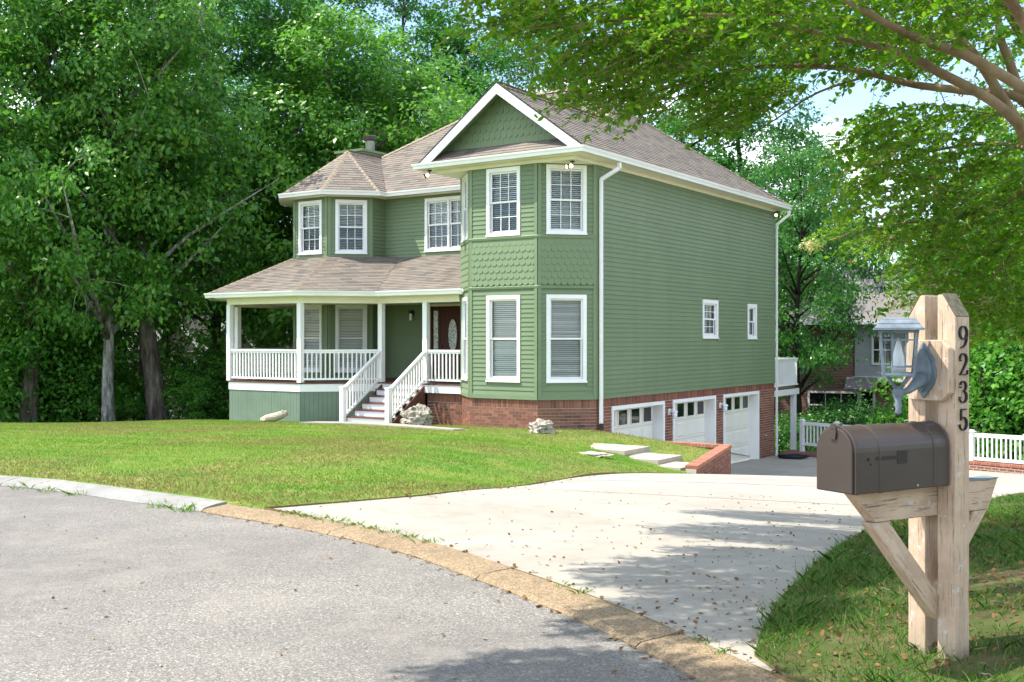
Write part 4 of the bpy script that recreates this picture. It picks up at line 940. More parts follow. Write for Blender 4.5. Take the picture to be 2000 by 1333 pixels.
mb = MB(); mb.add([(x, y, gz(x, y) + .035) for x, y in wk] + [(x, y, gz(x, y) - .1) for x, y in wk], [tuple(range(len(wk)))] + [(i, (i + 1) % len(wk), len(wk) + (i + 1) % len(wk), len(wk) + i) for i in range(len(wk))]); mb.build('front_walk', 'concrete', None, kind='structure')

# ------------------------------------------------------------------ rocks, log, small yard things
def rock(name, loc, sz, seed, label, mat='rock', cat='rock'):
    import mathutils
    r_ = random.Random(seed); me = bpy.data.meshes.new(name); import bmesh
    bm = bmesh.new(); bmesh.ops.create_icosphere(bm, subdivisions=4, radius=1)
    for v in bm.verts:
        p = v.co.copy(); q = p * 1.7 + Vector((seed * 3.1, 0, 0)); n = mathutils.noise.fractal(q, 1.0, 2.0, 5) * .32 + (abs(mathutils.noise.noise(q * 3.3)) - .25) * .30 - abs(mathutils.noise.noise(q * 7)) * .12
        lay = math.sin(p.z * 13 + mathutils.noise.noise(q) * 4) * .05
        v.co = p * (1 + n + lay); v.co.x *= sz[0]; v.co.y *= sz[1]; v.co.z *= sz[2]
    bm.to_mesh(me); bm.free(); me.materials.append(M[mat]); o = link(name, me); o.location = loc; return tag(o, label, cat)
def ground_at(u, Y, dzv=0): x = (u - 1000) / 2120 * Y; return Vector((x, Y, gz(x, Y) + dzv))
rock('boulder', ground_at(813, 26.7, .16), (.42, .34, .30), 1, 'large pitted limestone boulder beside the porch steps')
rock('boulder', ground_at(1058, 24.2, .08), (.30, .26, .20), 2, 'small pitted limestone boulder in front of the bay')
rock('flagstone', ground_at(1152, 19.4, .0), (.38, .24, .045), 4, 'flat tan flagstone lying in the lawn', 'drift', 'stone')
lg = thing('driftwood_log', 'pale weathered driftwood log lying before the porch skirt', 'log', ground_at(537, 28.3), R(-20))
mb = MB(); mb.tube([(-.42, 0, .04), (-.25, .02, .09), (0, 0, .13), (.2, -.02, .19), (.36, 0, .25)], [.06, .10, .115, .105, .07], 12); mb.tube([(.16, 0, .18), (.28, -.06, .30)], [.06, .035], 8); mb.tube([(-.2, 0, .06), (-.32, -.10, .03)], [.05, .03], 8); mb.build('log_body', 'drift', lg, True)
vb = ground_at(1268, 21.8, .01); o = MB().lathe([(.15, -.05), (.15, .015), (.13, .035), (.02, .045)], (0, 0, 0), 18).build('valve_cover', 'valve'); o.location = vb; tag(o, 'round pale green valve cover set in the grass near the wall', 'cover')
hz = HW(.9, 10.9); mb = MB(); pts_ = []
for k in range(150): a = k * .42; r_ = .30 + .10 * math.sin(k * 1.7) * .4 + .0011 * (k % 60); pts_.append((r_ * 1.25 * math.cos(a), r_ * math.sin(a), .02 + .0006 * k))
o = mb.tube(pts_, .014, 6).build('garden_hose', 'hose', None, True); o.location = (hz[0], hz[1], dz(*hz)); tag(o, 'coiled black garden hose on the concrete by the garage corner', 'hose')
ug = MB(); p0, p1 = HW(.05, 11.95), HW(3.4, 12.3)
apron = thing('ground_deck', 'reddish brown timber landing on the ground behind the garage', 'deck', (p0[0], p0[1], -2.3), HROT)
for k in range(9): MB().box(.05, 3.2, -.05 + k * .125, .065 + k * .125, 0, .09).build('plank', 'deck_red', apron)

# ------------------------------------------------------------------ white fence on low brick wall at the back of the court
def fence(name, label, A, B, z0, z1, wall):
    A, B = Vector(A), Vector(B); d = (B - A); L_ = d.length; o = thing(name, label, 'fence', (A.x, A.y, z0), math.atan2(d.y, d.x)); n = max(2, round(L_ / 1.75)); st = L_ / n; dzz = z1 - z0
    zf = lambda x: dzz * x / L_
    for k in range(n + 1):
        x = st * k; b = MB(); b.box(x - .06, x + .06, -.06, .06, zf(x) - (.05 if not wall else -.24), zf(x) + 1.06); b.box(x - .085, x + .085, -.085, .085, zf(x) + 1.061, zf(x) + 1.09); b.box(x - .05, x + .05, -.05, .05, zf(x) + 1.091, zf(x) + 1.125); b.build('post', 'white', o)
    for k in range(n):
        a, c = st * k + .06, st * (k + 1) - .06
        for zz, h, w_ in ((.98, .11, .06), (.31, .09, .05)): MB().hexa([(a, -w_ / 2, zf(a) + zz - h / 2), (c, -w_ / 2, zf(c) + zz - h / 2), (c, w_ / 2, zf(c) + zz - h / 2), (a, w_ / 2, zf(a) + zz - h / 2), (a, -w_ / 2, zf(a) + zz + h / 2), (c, -w_ / 2, zf(c) + zz + h / 2), (c, w_ / 2, zf(c) + zz + h / 2), (a, w_ / 2, zf(a) + zz + h / 2)]).build('rail', 'white', o)
        m_ = int((c - a) / .135)
        for j in range(1, m_): x = a + (c - a) * j / m_; MB().box(x - .02, x + .02, -.02, .02, zf(x) + .356, zf(x) + .924).build('baluster', 'white', o)
    if wall:
        b = MB(); b.hexa([(0, -.14, -.3), (L_, -.14, dzz - .3), (L_, .14, dzz - .3), (0, .14, -.3), (0, -.14, .16), (L_, -.14, dzz + .16), (L_, .14, dzz + .16), (0, .14, .16)]); b.build('wall_base', 'far_brick', o)
        b = MB(); nb = int(L_ / .078)
        for k in range(nb): x = (k + .5) * L_ / nb; b.box(x - .034, x + .034, -.155, .15, zf(x) + .161, zf(x) + .232)
        b.build('brick_coping', 'cap', o, kind='stuff')
    return o
mid = Vector(FEN_A).lerp(Vector(FEN_B), .36)
fence('picket_fence', 'short white picket fence stretch behind the deck post', FEN_A, mid, -2.26, -2.26, False)
fence('picket_fence', 'white picket fence on a low brick wall at the back of the court', mid, FEN_B, -2.26, -2.2, True)
fence('picket_fence', 'white picket fence on a low brick wall right of the address post', FEN_B, FEN_C, -2.2, -2.0, True)

# ------------------------------------------------------------------ neighbouring houses
def nwin(o, x, y, z, w_, h_, lites=True, n=-1):
    b = MB(); t = .10
    b.box(x - t, x, y - .05, y + .02, z - t, z + h_ + t); b.box(x + w_, x + w_ + t, y - .05, y + .02, z - t, z + h_ + t); b.box(x, x + w_, y - .05, y + .02, z + h_, z + h_ + t); b.box(x, x + w_, y - .05, y + .02, z - t, z)
    b.box(x, x + w_, y - .035, y + .01, z + h_ * .5 - .03, z + h_ * .5 + .03)
    if lites:
        for k in (1, 2): b.box(x + w_ * k / 3 - .015, x + w_ * k / 3 + .015, y - .03, y + .01, z, z + h_)
    f = b.build('window', 'white', o); MB().poly([(x, y - .012, z), (x + w_, y - .012, z), (x + w_, y - .012, z + h_), (x, y - .012, z + h_)]).build('pane', 'pane_dark', f)
nb = thing('neighbour_house', 'brick and grey-sided house half hidden behind trees beyond the fence', 'house', (13.2, 56, -3.4), R(-22))
b = MB(); b.box(0, 5.2, 0, 8, 0, 5.9); b.box(5.2, 12, 1.2, 8, 0, 5.9); b.build('wall', 'far_brick', nb)
b = MB(); b.box(-.02, 2.0, -.06, 8, 3.1, 5.9); b.box(4.3, 7.0, -.10, 4, 3.0, 5.9); b.build('siding', 'far_siding', nb)
b = MB(); b.prism([(-.6, -.7, 5.75), (-.6, 4.0, 8.6), (-.6, 8.7, 5.75)], (13.2, 0, 0)); b.build('roof', 'far_roof', nb)
b = MB(); b.box(-.6, 12.6, -.78, -.70, 5.6, 5.8); b.box(4.25, 7.1, -.16, -.1, 2.75, 3.02); b.build('fascia', 'white', nb)
b = MB(); b.prism([(3.9, -.15, 3.0), (3.9, -1.3, 2.45), (3.9, -1.3, 2.3), (3.9, -.15, 2.8)], (1.5, 0, 0)); b.build('porch_roof', 'far_roof', nb)
nwin(nb, 2.1, 0, .95, 2.3, 1.2); nwin(nb, .5, -.06, 3.7, .9, 1.3); nwin(nb, 5.2, -.10, 3.7, .8, 1.3); nwin(nb, 4.6, -.0, .4, .55, 2.0, False)
pt_ = thing('patio_railing', 'dark timber patio railing with grill below the neighbouring brick house', 'railing', (18.3, 50, -3.7), 0)
b = MB(); b.box(0, 3.4, -.05, .05, 1.0, 1.08); b.box(0, 3.4, -.03, .03, .2, .26)
for k in range(5): b.box(.8 * k, .8 * k + .08, -.04, .04, 0, 1.0)
for k in range(26): b.box(.13 * k, .13 * k + .025, -.012, .012, .26, 1.0)
b.build('rail_frame', 'barewood', pt_)
gr = thing('barbecue_grill', 'black barbecue grill standing on the neighbouring patio', 'grill', (19.2, 51.2, -3.2)); MB().box(-.5, .5, -.3, .3, 0, .85).build('cart', 'black_metal', gr); MB().prism([(-.5, -.3, .86), (-.5, .3, .86), (-.5, .25, 1.1), (-.5, 0, 1.2), (-.5, -.25, 1.1)], (1, 0, 0)).build('lid', 'black_metal', gr)
nl = thing('neighbour_house', 'tan gabled house glimpsed through the trees left of the porch', 'house', (-20.5, 52, -2.6), R(-12))
b = MB(); b.box(0, 12, 0, 7, 0, 3.6); b.build('wall', 'far_tan', nl); b = MB(); b.prism([(-.6, -.7, 3.5), (-.6, 3.5, 5.6), (-.6, 7.7, 3.5)], (13.2, 0, 0)); b.build('roof', 'far_roof', nl)
for x in (3.7, 6.5):
    b = MB(); b.prism([(x, -.5, 3.2), (x + 1.5, -.5, 4.9), (x + 3.0, -.5, 3.2)], (0, 3.5, 0)); b.build('gable', 'far_tan', nl)
    for s_ in (0, 1):
        b = MB(); a_, c_ = (x - .35, 2.95), (x + 1.5, 5.05)
        if s_: a_ = (x + 3.35, 2.95)
        b.prism([(a_[0], -.75, a_[1]), (c_[0], -.75, c_[1]), (c_[0], -.75, c_[1] + .16), (a_[0], -.75, a_[1] + .16)], (0, 3.5, 0)); b.build('gable_roof', 'far_roof', nl)
        b = MB(); b.prism([(a_[0], -.80, a_[1] - .1), (c_[0], -.80, c_[1] - .1), (c_[0], -.80, c_[1] + .14), (a_[0], -.80, a_[1] + .14)], (0, .05, 0)); b.build('rake', 'white', nl)
nwin(nl, 4.6, -.02, 1.4, 1.3, 1.7); nwin(nl, 8.0, -.02, 1.4, 1.3, 1.7); nwin(nl, 1.0, -.02, 1.4, 1.0, 1.5)
b = MB(); b.box(4.0, 9.4, -.3, -.1, .35, .75); b.build('skirt_board', 'white', nl)

# ------------------------------------------------------------------ mailbox post
SA = R(60); SD = Vector((math.sin(SA), math.cos(SA), 0)); WD = Vector((-SD.y, SD.x, 0)); UZ = Vector((0, 0, 1))   # along the arm (away), across it
PC = Vector((1.838, 4.5, .10))                    # near corner of the front post
mp_ = thing('address_post', 'weathered tan double wooden post with black house numbers 9235', 'post', PC)
def ob(mb, s0, s1, w0, w1, z0, z1):               # box in arm/across/up coordinates about the post corner
    c = [SD * s + WD * w_ for s, w_ in ((s0, w0), (s1, w0), (s1, w1), (s0, w1))]; return mb.hexa([p + UZ * z0 for p in c] + [p + UZ * z1 for p in c])
PW, GAP = .089, .062; top = 1.585; zb = -.25
for k, (w0, w1) in enumerate(((0, PW), (PW + GAP, 2 * PW + GAP))):
    mb = MB(); lo_, hi_ = (top - .085, top) if k == 0 else (top, top - .085)
    c = [SD * s + WD * w_ for s, w_ in ((0, w0), (PW, w0), (PW, w1), (0, w1))]
    fl = .026
    if k == 0: ring_ = [(w0, top - .095), (w1 - fl, top), (w1, top)]
    else: ring_ = [(w0, top), (w0 + fl, top), (w1, top - .095)]
    prof = [(w0, zb)] + ring_ + [(w1, zb)]
    mb.prism([WD * w_ + UZ * z for w_, z in prof], SD * PW); o = mb.build('post_timber', 'post', mp_)
    m_ = o.modifiers.new('bevel', 'BEVEL'); m_.width = .004; m_.segments = 2
    q = MB(); a_, b_ = (ring_[0], ring_[1]) if k == 0 else (ring_[1], ring_[2]); q.prism([WD * a_[0] + UZ * (a_[1] + .002), WD * b_[0] + UZ * (b_[1] + .002), WD * b_[0] + UZ * (b_[1] + .006), WD * a_[0] + UZ * (a_[1] + .006)], SD * PW); q.build('mossy_end_grain', 'barewood', mp_)
WM = PW + GAP / 2; ARM0, ARM1 = .655, .785
mb = MB(); hw = .029
side = [(-.50, ARM1), (.40, ARM1), (.335, ARM0), (-.37, ARM0)]
mb.prism([SD * s + WD * (WM - hw) + UZ * z for s, z in side], WD * (2 * hw)); arm = mb.build('support_arm', 'post_arm', mp_); m_ = arm.modifiers.new('bevel', 'BEVEL'); m_.width = .003
q = MB(); q.prism([SD * s + WD * (WM - hw - .002) + UZ * z for s, z in ((.095, ARM1 + .001), (.40, ARM1 + .001), (.40, ARM1 + .006), (.095, ARM1 + .006))], WD * (2 * hw + .004)); q.build('worn_top_edge', 'lantern', mp_)
for bi, pts in enumerate(([(-.40, ARM0 - .002), (-.29, ARM0 - .002), (-.0, .34), (-.0, .215)], [(.33, ARM0 - .002), (.24, ARM0 - .002), (.09, .47), (.09, .37)])):
    mb = MB(); mb.prism([SD * s + WD * (WM - hw + .001) + UZ * z for s, z in pts], WD * (2 * hw - .002)); o = mb.build('brace', ('post_brace', 'post_brace_back')[bi], mp_); m_ = o.modifiers.new('bevel', 'BEVEL'); m_.width = .003
# numbers on the front post
def digit(ch):
    t = lambda a: (math.cos(R(a)), math.sin(R(a)))
    if ch == '9':
        up = [(.5 + .36 * t(a)[0], .68 + .29 * t(a)[1]) for a in range(-20, 345, 12)]; w1_ = [.05 + .075 * abs(t(a)[0]) for a in range(-20, 345, 12)]
        tl = [(.86, .70), (.86, .52), (.80, .32), (.66, .14), (.44, .03), (.24, .02)]; return [(up, w1_), (tl, [.10, .12, .11, .09, .06, .05])]
    if ch == '2':
        p = [(.16, .72)] + [(.49 + .34 * t(a)[0], .73 + .25 * t(a)[1]) for a in range(170, -36, -12)] + [(.62, .42), (.42, .24), (.20, .08)]; w_ = [.09] + [.05 + .07 * max(0, t(a)[0]) for a in range(170, -36, -12)] + [.09, .06, .04]
        return [(p, w_), ([(.14, .05), (.40, .055), (.66, .05), (.90, .05)], [.05, .065, .07, .05]), ([(.88, .04), (.92, .24)], [.04, .02]), ([(.20, .70), (.22, .64)], [.09, .07])]
    if ch == '3':
        a_ = [(.47 + .30 * t(a)[0], .75 + .22 * t(a)[1]) for a in range(165, -80, -12)]; b_ = [(.46 + .36 * t(a)[0], .28 + .26 * t(a)[1]) for a in range(80, -170, -12)]
        return [(a_, [.05 + .06 * max(0, t(a)[0]) for a in range(165, -80, -12)]), (b_, [.05 + .075 * max(0, t(a)[0]) for a in range(80, -170, -12)]), ([(.19, .74), (.21, .68)], [.08, .07]), ([(.12, .22), (.16, .28)], [.08, .07])]
    p = [(.26, .50)] + [(.47 + .36 * t(a)[0], .31 + .29 * t(a)[1]) for a in range(120, -170, -12)]
    return [(p, [.04] + [.05 + .08 * max(0, t(a)[0]) for a in range(120, -170, -12)]), ([(.26, .46), (.27, .96)], [.04, .045]), ([(.25, .93), (.50, .935), (.80, .95)], [.05, .075, .05]), ([(.14, .22), (.17, .28)], [.08, .07])]
DW, DH = .062, .094
for i, ch in enumerate('9235'):
    mb = MB(); zt = 1.455 - i * .1145
    for path, wd_ in digit(ch):
        P = [SD * (.0135 + x * DW) + WD * (-.006) + UZ * (zt - DH + y * DH) for x, y in path]; n = len(P); vs = []
        for k in range(n):
            d = (P[min(k + 1, n - 1)] - P[max(k - 1, 0)]).normalized(); s_ = d.cross(WD).normalized() * (wd_[k] * DW * .62)
            vs += [P[k] + s_ + WD * .007, P[k] + s_ * .75 - WD * .004, P[k] - s_ * .75 - WD * .004, P[k] - s_ + WD * .007]
        fs = [(4 * k + j, 4 * k + (j + 1) % 4, 4 * k + 4 + (j + 1) % 4, 4 * k + 4 + j) for k in range(n - 1) for j in range(4)] + [(0, 1, 2, 3), (4 * n - 1, 4 * n - 2, 4 * n - 3, 4 * n - 4)]
        mb.add(vs, fs)
    o = mb.build('house_number', 'black_metal', mp_); o['label'] = 'black house number digit ' + ch
# mounting board for the lantern
mb = MB(); w0, w1, z0, z1, ch_ = WM - .115, WM + .115, 1.14, 1.395, .035
mb.prism([SD * (-.038) + WD * a + UZ * z for a, z in ((w0 + ch_, z0), (w1 - ch_, z0), (w1, z0 + ch_), (w1, z1 - ch_), (w1 - ch_, z1), (w0 + ch_, z1), (w0, z1 - ch_), (w0, z0 + ch_))], SD * .037); o = mb.build('lantern_board', 'post', mp_); m_ = o.modifiers.new('bevel', 'BEVEL'); m_.width = .003

# lantern
ln = thing('lantern', 'chalky blue-grey six-pane carriage lantern on the address post', 'lantern', PC + WD * WM + UZ * 1.14)
LB = Vector((0, 0, 0)) - SD * .038
mb = MB(); dm = [(0, .235), (.05, .165), (.062, .10), (.05, .06), (0, .0), (-.05, .06), (-.062, .10), (-.05, .165)]
mb.prism([LB + WD * a + UZ * (z + .01) for a, z in dm], -SD * .014); mb.prism([LB - SD * .014 + WD * a * .75 + UZ * ((z - .117) * .78 + .127) for a, z in dm], -SD * .012); mb.build('backplate', 'lantern', ln)
LC = LB - SD * .165; 
mb = MB(); mb.tube([LB - SD * .02 + UZ * .09, LB - SD * .05 + UZ * .075, LB - SD * .10 + UZ * .045, LB - SD * .15 + UZ * .035, LC + UZ * .04], [.034, .024, .015, .012, .014], 10); mb.build('arm', 'lantern', ln, True)
mb = MB(); mb.lathe([(.006, -.055), (.015, -.045), (.010, -.03), (.017, -.015), (.012, .0), (.02, .02), (.024, .045), (.016, .055), (.03, .062)], LC, 14); mb.build('finial', 'lantern', ln, True)
zc0, zc1, rb, rt = .115, .290, .058, .072
LA = Vector((.955, -.297, 0)); LB2 = Vector((.297, .955, 0))
def sq(r_, z): return [LC + LA * (r_ * a) + LB2 * (r_ * b) + UZ * z for a, b in ((-1, -1), (1, -1), (1, 1), (-1, 1))]
mb = MB()
for p, q in zip(sq(.048, zc0 - .004), sq(.012, .058)): m1 = p.lerp(q, .45) + (p - LC - UZ * p.z + Vector((0, 0, 0))) * .08; mb.tube([p, p.lerp(q, .45), q], .007, 6)
mb.build('cage_bracket', 'lantern', ln)
mb = MB(); A_, B_ = sq(rb, zc0), sq(rt, zc1)
for k in range(4):
    mb.bar(A_[k], B_[k], .010, .010, LB2); mb.bar(A_[k], A_[(k + 1) % 4], .012, .010); mb.bar(B_[k], B_[(k + 1) % 4], .012, .010)
    for t_ in (.17, .80): p, q = A_[k].lerp(B_[k], t_), A_[(k + 1) % 4].lerp(B_[(k + 1) % 4], t_); mb.bar(p, q, .005, .006)
    for t_ in (.30, .70): mb.bar(A_[k].lerp(A_[(k + 1) % 4], t_), B_[k].lerp(B_[(k + 1) % 4], t_), .005, .006, LB2 if k % 2 == 0 else LA)
mb.hexa(sq(rb + .004, zc0 - .010) + sq(rb + .004, zc0 - .004)); mb.build('cage', 'lantern', ln)
for k in range(4): MB().poly([A_[k] * .97 + (LC * .03 + UZ * .03 * A_[k].z - UZ * LC.z * .03), A_[(k + 1) % 4] * .97 + (LC * .03 + UZ * .03 * A_[(k + 1) % 4].z - UZ * LC.z * .03), B_[(k + 1) % 4] * .97 + (LC * .03 + UZ * .03 * B_[(k + 1) % 4].z - UZ * LC.z * .03), B_[k] * .97 + (LC * .03 + UZ * .03 * B_[k].z - UZ * LC.z * .03)]).build('glass_pane', 'glass', ln)
mb = MB(); mb.hexa(sq(.098, zc1 + .006) + sq(.098, zc1 + .014)); mb.hexa(sq(.094, zc1 + .0145) + sq(.080, zc1 + .032)); mb.hexa(sq(.082, zc1 + .0325) + sq(.066, zc1 + .050)); mb.hexa(sq(.067, zc1 + .0505) + sq(.062, zc1 + .056)); mb.build('lantern_roof', 'lantern', ln)
mb = MB(); mb.lathe([(.030, zc0), (.030, zc0 + .02), (.026, zc0 + .06), (.012, zc0 + .12), (.002, zc0 + .15)], LC, 14); mb.build('bulb', 'bulb', ln, True)

# mailbox
mx_ = thing('mailbox', 'dark brown arched-top metal mailbox mounted on the wooden address post', 'mailbox', PC + WD * WM + SD * (-.005) + UZ * (ARM1 + .004))
Wb, Hb, Lb = .196, .262, .555
def arch(r_w, hh, n=18): r_ = r_w / 2; return [(-r_, 0), ] + [(-r_ * math.cos(math.pi * k / n), hh - r_ + r_ * math.sin(math.pi * k / n)) for k in range(n + 1)] + [(r_, 0)]
def shell(name, s0, s1, w_, h_, mat, parent, z0=0.0, n=18):
    mb = MB(); pr_ = arch(w_, h_, n); mb.prism([SD * s0 + WD * a + UZ * (z + z0) for a, z in pr_], SD * (s1 - s0)); o = mb.build(name, mat, parent); m_ = o.modifiers.new('bevel', 'BEVEL'); m_.width = .004; m_.segments = 2; m_.limit_method = 'ANGLE'; m_.angle_limit = R(40); return o
bod = shell('body', -Lb, -.002, Wb, Hb, 'mailbox', mx_)
for p in bod.data.polygons: p.use_smooth = False
shell('door', -Lb - .016, -Lb - .001, Wb - .010, Hb - .006, 'mailbox', mx_, .002)
for s in (-Lb + .012, -Lb + .135, -.10, -.012): shell('body_rib', s - .0045, s + .0045, Wb + .007, Hb + .004, 'mailbox', mx_, -.0005)
shell('door_rim', -Lb - .004, -Lb + .010, Wb + .010, Hb + .006, 'mailbox', mx_, -.001)
q = MB(); q.prism([SD * (-Lb - .018) + WD * a + UZ * z for a, z in ((-.014, Hb - .05), (.014, Hb - .05), (.018, Hb - .02), (.010, Hb + .012), (-.010, Hb + .012), (-.018, Hb - .02))], -SD * .006); q.tube([SD * (-Lb - .024) + UZ * (Hb - .012), SD * (-Lb + .03) + UZ * (Hb + .010)], .006, 8); q.build('latch', 'mailbox', mx_)
q = MB(); q.tube([SD * (-Lb + .07) + WD * (-Wb / 2 - .001) + UZ * .135, SD * (-Lb + .07) + WD * (-Wb / 2 - .0025) + UZ * .135], .007, 10); q.tube([SD * (-Lb + .083) + WD * (-Wb / 2 - .001) + UZ * .115, SD * (-Lb + .083) + WD * (-Wb / 2 - .0025) + UZ * .115], .004, 8); q.build('flag_hole', 'dark', mx_)
q = MB(); q.tube([SD * (-.20) + WD * (-Wb / 2 - .0005) + UZ * .015, SD * (-.20) + WD * (-Wb / 2 - .003) + UZ * .015], .005, 8); q.build('screw', 'galv', mx_)
q = MB(); a_ = -Wb / 2 - .0012; q.poly([SD * (-Lb + .11) + WD * a_ + UZ * .128, SD * (-Lb + .23) + WD * a_ + UZ * .128, SD * (-Lb + .23) + WD * a_ + UZ * .143, SD * (-Lb + .11) + WD * a_ + UZ * .143]); q.poly([SD * (-Lb + .235) + WD * a_ + UZ * .108, SD * (-Lb + .295) + WD * a_ + UZ * .108, SD * (-Lb + .295) + WD * a_ + UZ * .16, SD * (-Lb + .235) + WD * a_ + UZ * .16]); q.build('flag_residue_mark', 'mail_stain', mx_)  # darker residue left where the missing flag was mounted
# ------------------------------------------------------------------ foliage
def leaf_verts(c, d, s, n, ln, wd, fold):
    """kite-shaped leaves: c base point, d direction, s side, n normal"""
    tip = c + d * ln[:, None]; m = c + d * (ln * .42)[:, None] + n * (fold * wd)[:, None]
    return np.stack([c, m - s * (wd / 2)[:, None], tip, m + s * (wd / 2)[:, None]], 1)
def unit(a): return a / np.maximum(np.linalg.norm(a, axis=1, keepdims=True), 1e-6)
def leaves_mesh(name, c, up, out, lmean, mat, rg_, ratio=.56, hexa=False, droop=.35):
    N = len(c); n = unit(rg_.normal(size=(N, 3)) * .50 + up); d = rg_.normal(size=(N, 3)) + out * 1.1; d[:, 2] -= droop
    d = unit(d - n * (d * n).sum(1, keepdims=True)); s = np.cross(d, n)
    ln = lmean * rg_.uniform(.55, 1.45, N); wd = ln * ratio * rg_.uniform(.8, 1.15, N); f = rg_.uniform(-.05, .22, N)
    if hexa:
        a = c + d * (ln * .28)[:, None] + n * (f * wd * .6)[:, None]; b = c + d * (ln * .70)[:, None] + n * (f * wd * .5)[:, None] ; t = c + d * ln[:, None] - n * (ln * .08)[:, None]
        h = (wd / 2)[:, None]; v = np.stack([c, a - s * h, b - s * h * .8, t, b + s * h * .8, a + s * h], 1).reshape(-1, 3); k = 6
    else: v = leaf_verts(c, d, s, n, ln, wd, f).reshape(-1, 3); k = 4
    return np_mesh(name, v, np.arange(len(v)), np.arange(0, len(v), k), mat)

def make_tree(seed, H, z0, rad, nclump, per, leaf, mat, barkmat, tr=.22, lean=(0, 0), fork=None, shape=.8, clr=.75, limbs=22, flat=.55, low=0.0):
    rg_ = np.random.default_rng(seed); r_ = random.Random(seed)
    ph = rg_.uniform(0, 6.28, 4); cl = []
    while len(cl) < nclump:
        t = r_.random(); z = z0 + (H - z0) * t; f = math.sin(math.pi * (.13 + .83 * t)) ** shape; a = r_.uniform(0, 2 * math.pi)
        lob = 1 + .22 * math.sin(3 * a + ph[0] + z * .5) + .16 * math.sin(5 * a + ph[1] - z * .8); rr = rad * f * lob * (r_.random() ** .42)
        if r_.random() > f * .9 + .1: continue
        p = np.array((lean[0] * z / H + rr * math.cos(a), lean[1] * z / H + rr * math.sin(a), z + r_.uniform(-.4, .4)))
        if all(np.linalg.norm((p - q) * (1, 1, 1.5)) > clr * .62 for q in cl[-90:]): cl.append(p)
    cl = np.array(cl)
    # trunk and limbs
    tb = MB(); tz = np.linspace(0, H * .93, 12); pts = []
    for z in tz: pts.append(Vector((lean[0] * z / H + .12 * math.sin(z * .7 + ph[2]) * min(1, z / 3), lean[1] * z / H + .12 * math.sin(z * .55 + ph[3]) * min(1, z / 3), z - (.35 if z == 0 else 0))))
    rads = [tr * (1.35 if i == 0 else 1) * (1 - .88 * (i / 11) ** 1.1) + .01 for i in range(12)]; tb.tube(pts, rads, 10)
    def tp(z): i = min(10, max(0, int(z / (H * .93) * 11))); k = min(1, max(0, z / (H * .93) * 11 - i)); return pts[i].lerp(pts[i + 1], k), rads[i] * (1 - k) + rads[i + 1] * k
    segs = []
    order = list(range(len(cl))); r_.shuffle(order)
    for i in order[:limbs]:
        e = Vector(cl[i]); hs = max(z0 * .75 + .4, e.z - Vector((e.x, e.y)).length * r_.uniform(.45, .95)); hs = min(hs, H * .85); s, sr = tp(hs); m_ = s.lerp(e, .5) + Vector((r_.uniform(-.25, .25), r_.uniform(-.25, .25), r_.uniform(-.1, .35)))
        path = [s, s.lerp(m_, .55) + Vector((0, 0, .08)), m_, m_.lerp(e, .55), e]; b0 = min(sr * .62, .03 + (e - s).length * .018); tb.tube(path, [b0, b0 * .8, b0 * .6, b0 * .38, .012], 6); segs += [p for p in path[1:]] + [m_.lerp(e, .25), s.lerp(m_, .8)]
    if fork:
        for fz, e, fr_ in fork: s, sr = tp(fz); e = Vector(e); tb.tube([s, s.lerp(e, .3) + Vector((.1, 0, .05)), s.lerp(e, .65), e], [fr_, fr_ * .85, fr_ * .65, fr_ * .3], 8)
    sg = np.array([tuple(p) for p in segs])
    for i in order[limbs:limbs + 110]:
        e = Vector(cl[i]); k = int(((sg - cl[i]) ** 2).sum(1).argmin()); s = Vector(sg[k])
        if (e - s).length < 2.6: tb.tube([s, s.lerp(e, .5) + Vector((r_.uniform(-.1, .1), r_.uniform(-.1, .1), .08)), e], [.022, .015, .008], 4, False)
    # leaves
    sz = rg_.uniform(.55, 1.2, len(cl)) * clr; idx = np.repeat(np.arange(len(cl)), (per * (sz / clr) ** 1.6).astype(int)); off_ = rg_.normal(size=(len(idx), 3)) * .52; off_ *= (sz[idx])[:, None]; off_[:, 2] *= flat
    rr = np.linalg.norm(off_[:, :2], axis=1); off_[:, 2] -= .22 * rr ** 1.5
    c = cl[idx] + off_; ctr = np.array((0, 0, (z0 + H) / 2)); out = unit(c - ctr); nC = unit(rg_.normal(size=(len(cl), 3)) + (-.3, -.2, .5)); up = np.tile((-.1, -.1, .35), (len(c), 1)) + out * .45 + unit(off_) * .25 + nC[idx] * .45
    if low: c = c[c[:, 2] > low]; out = out[:len(c)]; up = up[:len(c)]
    crown = leaves_mesh('crown', c, up, unit(off_[:len(c)]) * .6 + out * .4, leaf, mat, rg_)
    return tb.mesh('trunk', barkmat, True), crown

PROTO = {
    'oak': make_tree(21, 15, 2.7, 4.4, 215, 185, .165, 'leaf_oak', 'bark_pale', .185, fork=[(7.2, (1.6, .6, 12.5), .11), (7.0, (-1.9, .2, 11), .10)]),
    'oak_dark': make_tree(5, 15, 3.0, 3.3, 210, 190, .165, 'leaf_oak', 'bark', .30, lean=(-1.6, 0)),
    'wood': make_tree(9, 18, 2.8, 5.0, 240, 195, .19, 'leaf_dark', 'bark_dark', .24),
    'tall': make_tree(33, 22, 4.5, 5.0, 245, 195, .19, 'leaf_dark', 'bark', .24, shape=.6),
    'light_maple': make_tree(14, 14, 1.5, 5.2, 310, 190, .18, 'leaf_light', 'bark', .22, shape=.7),
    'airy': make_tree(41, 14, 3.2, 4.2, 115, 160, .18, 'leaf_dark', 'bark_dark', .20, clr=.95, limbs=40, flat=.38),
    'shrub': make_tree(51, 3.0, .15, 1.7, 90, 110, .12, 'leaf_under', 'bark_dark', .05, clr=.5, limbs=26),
    'bush': make_tree(57, 2.4, .1, 1.8, 90, 120, .11, 'leaf_dark', 'bark_dark', .05, clr=.5, limbs=26),
}
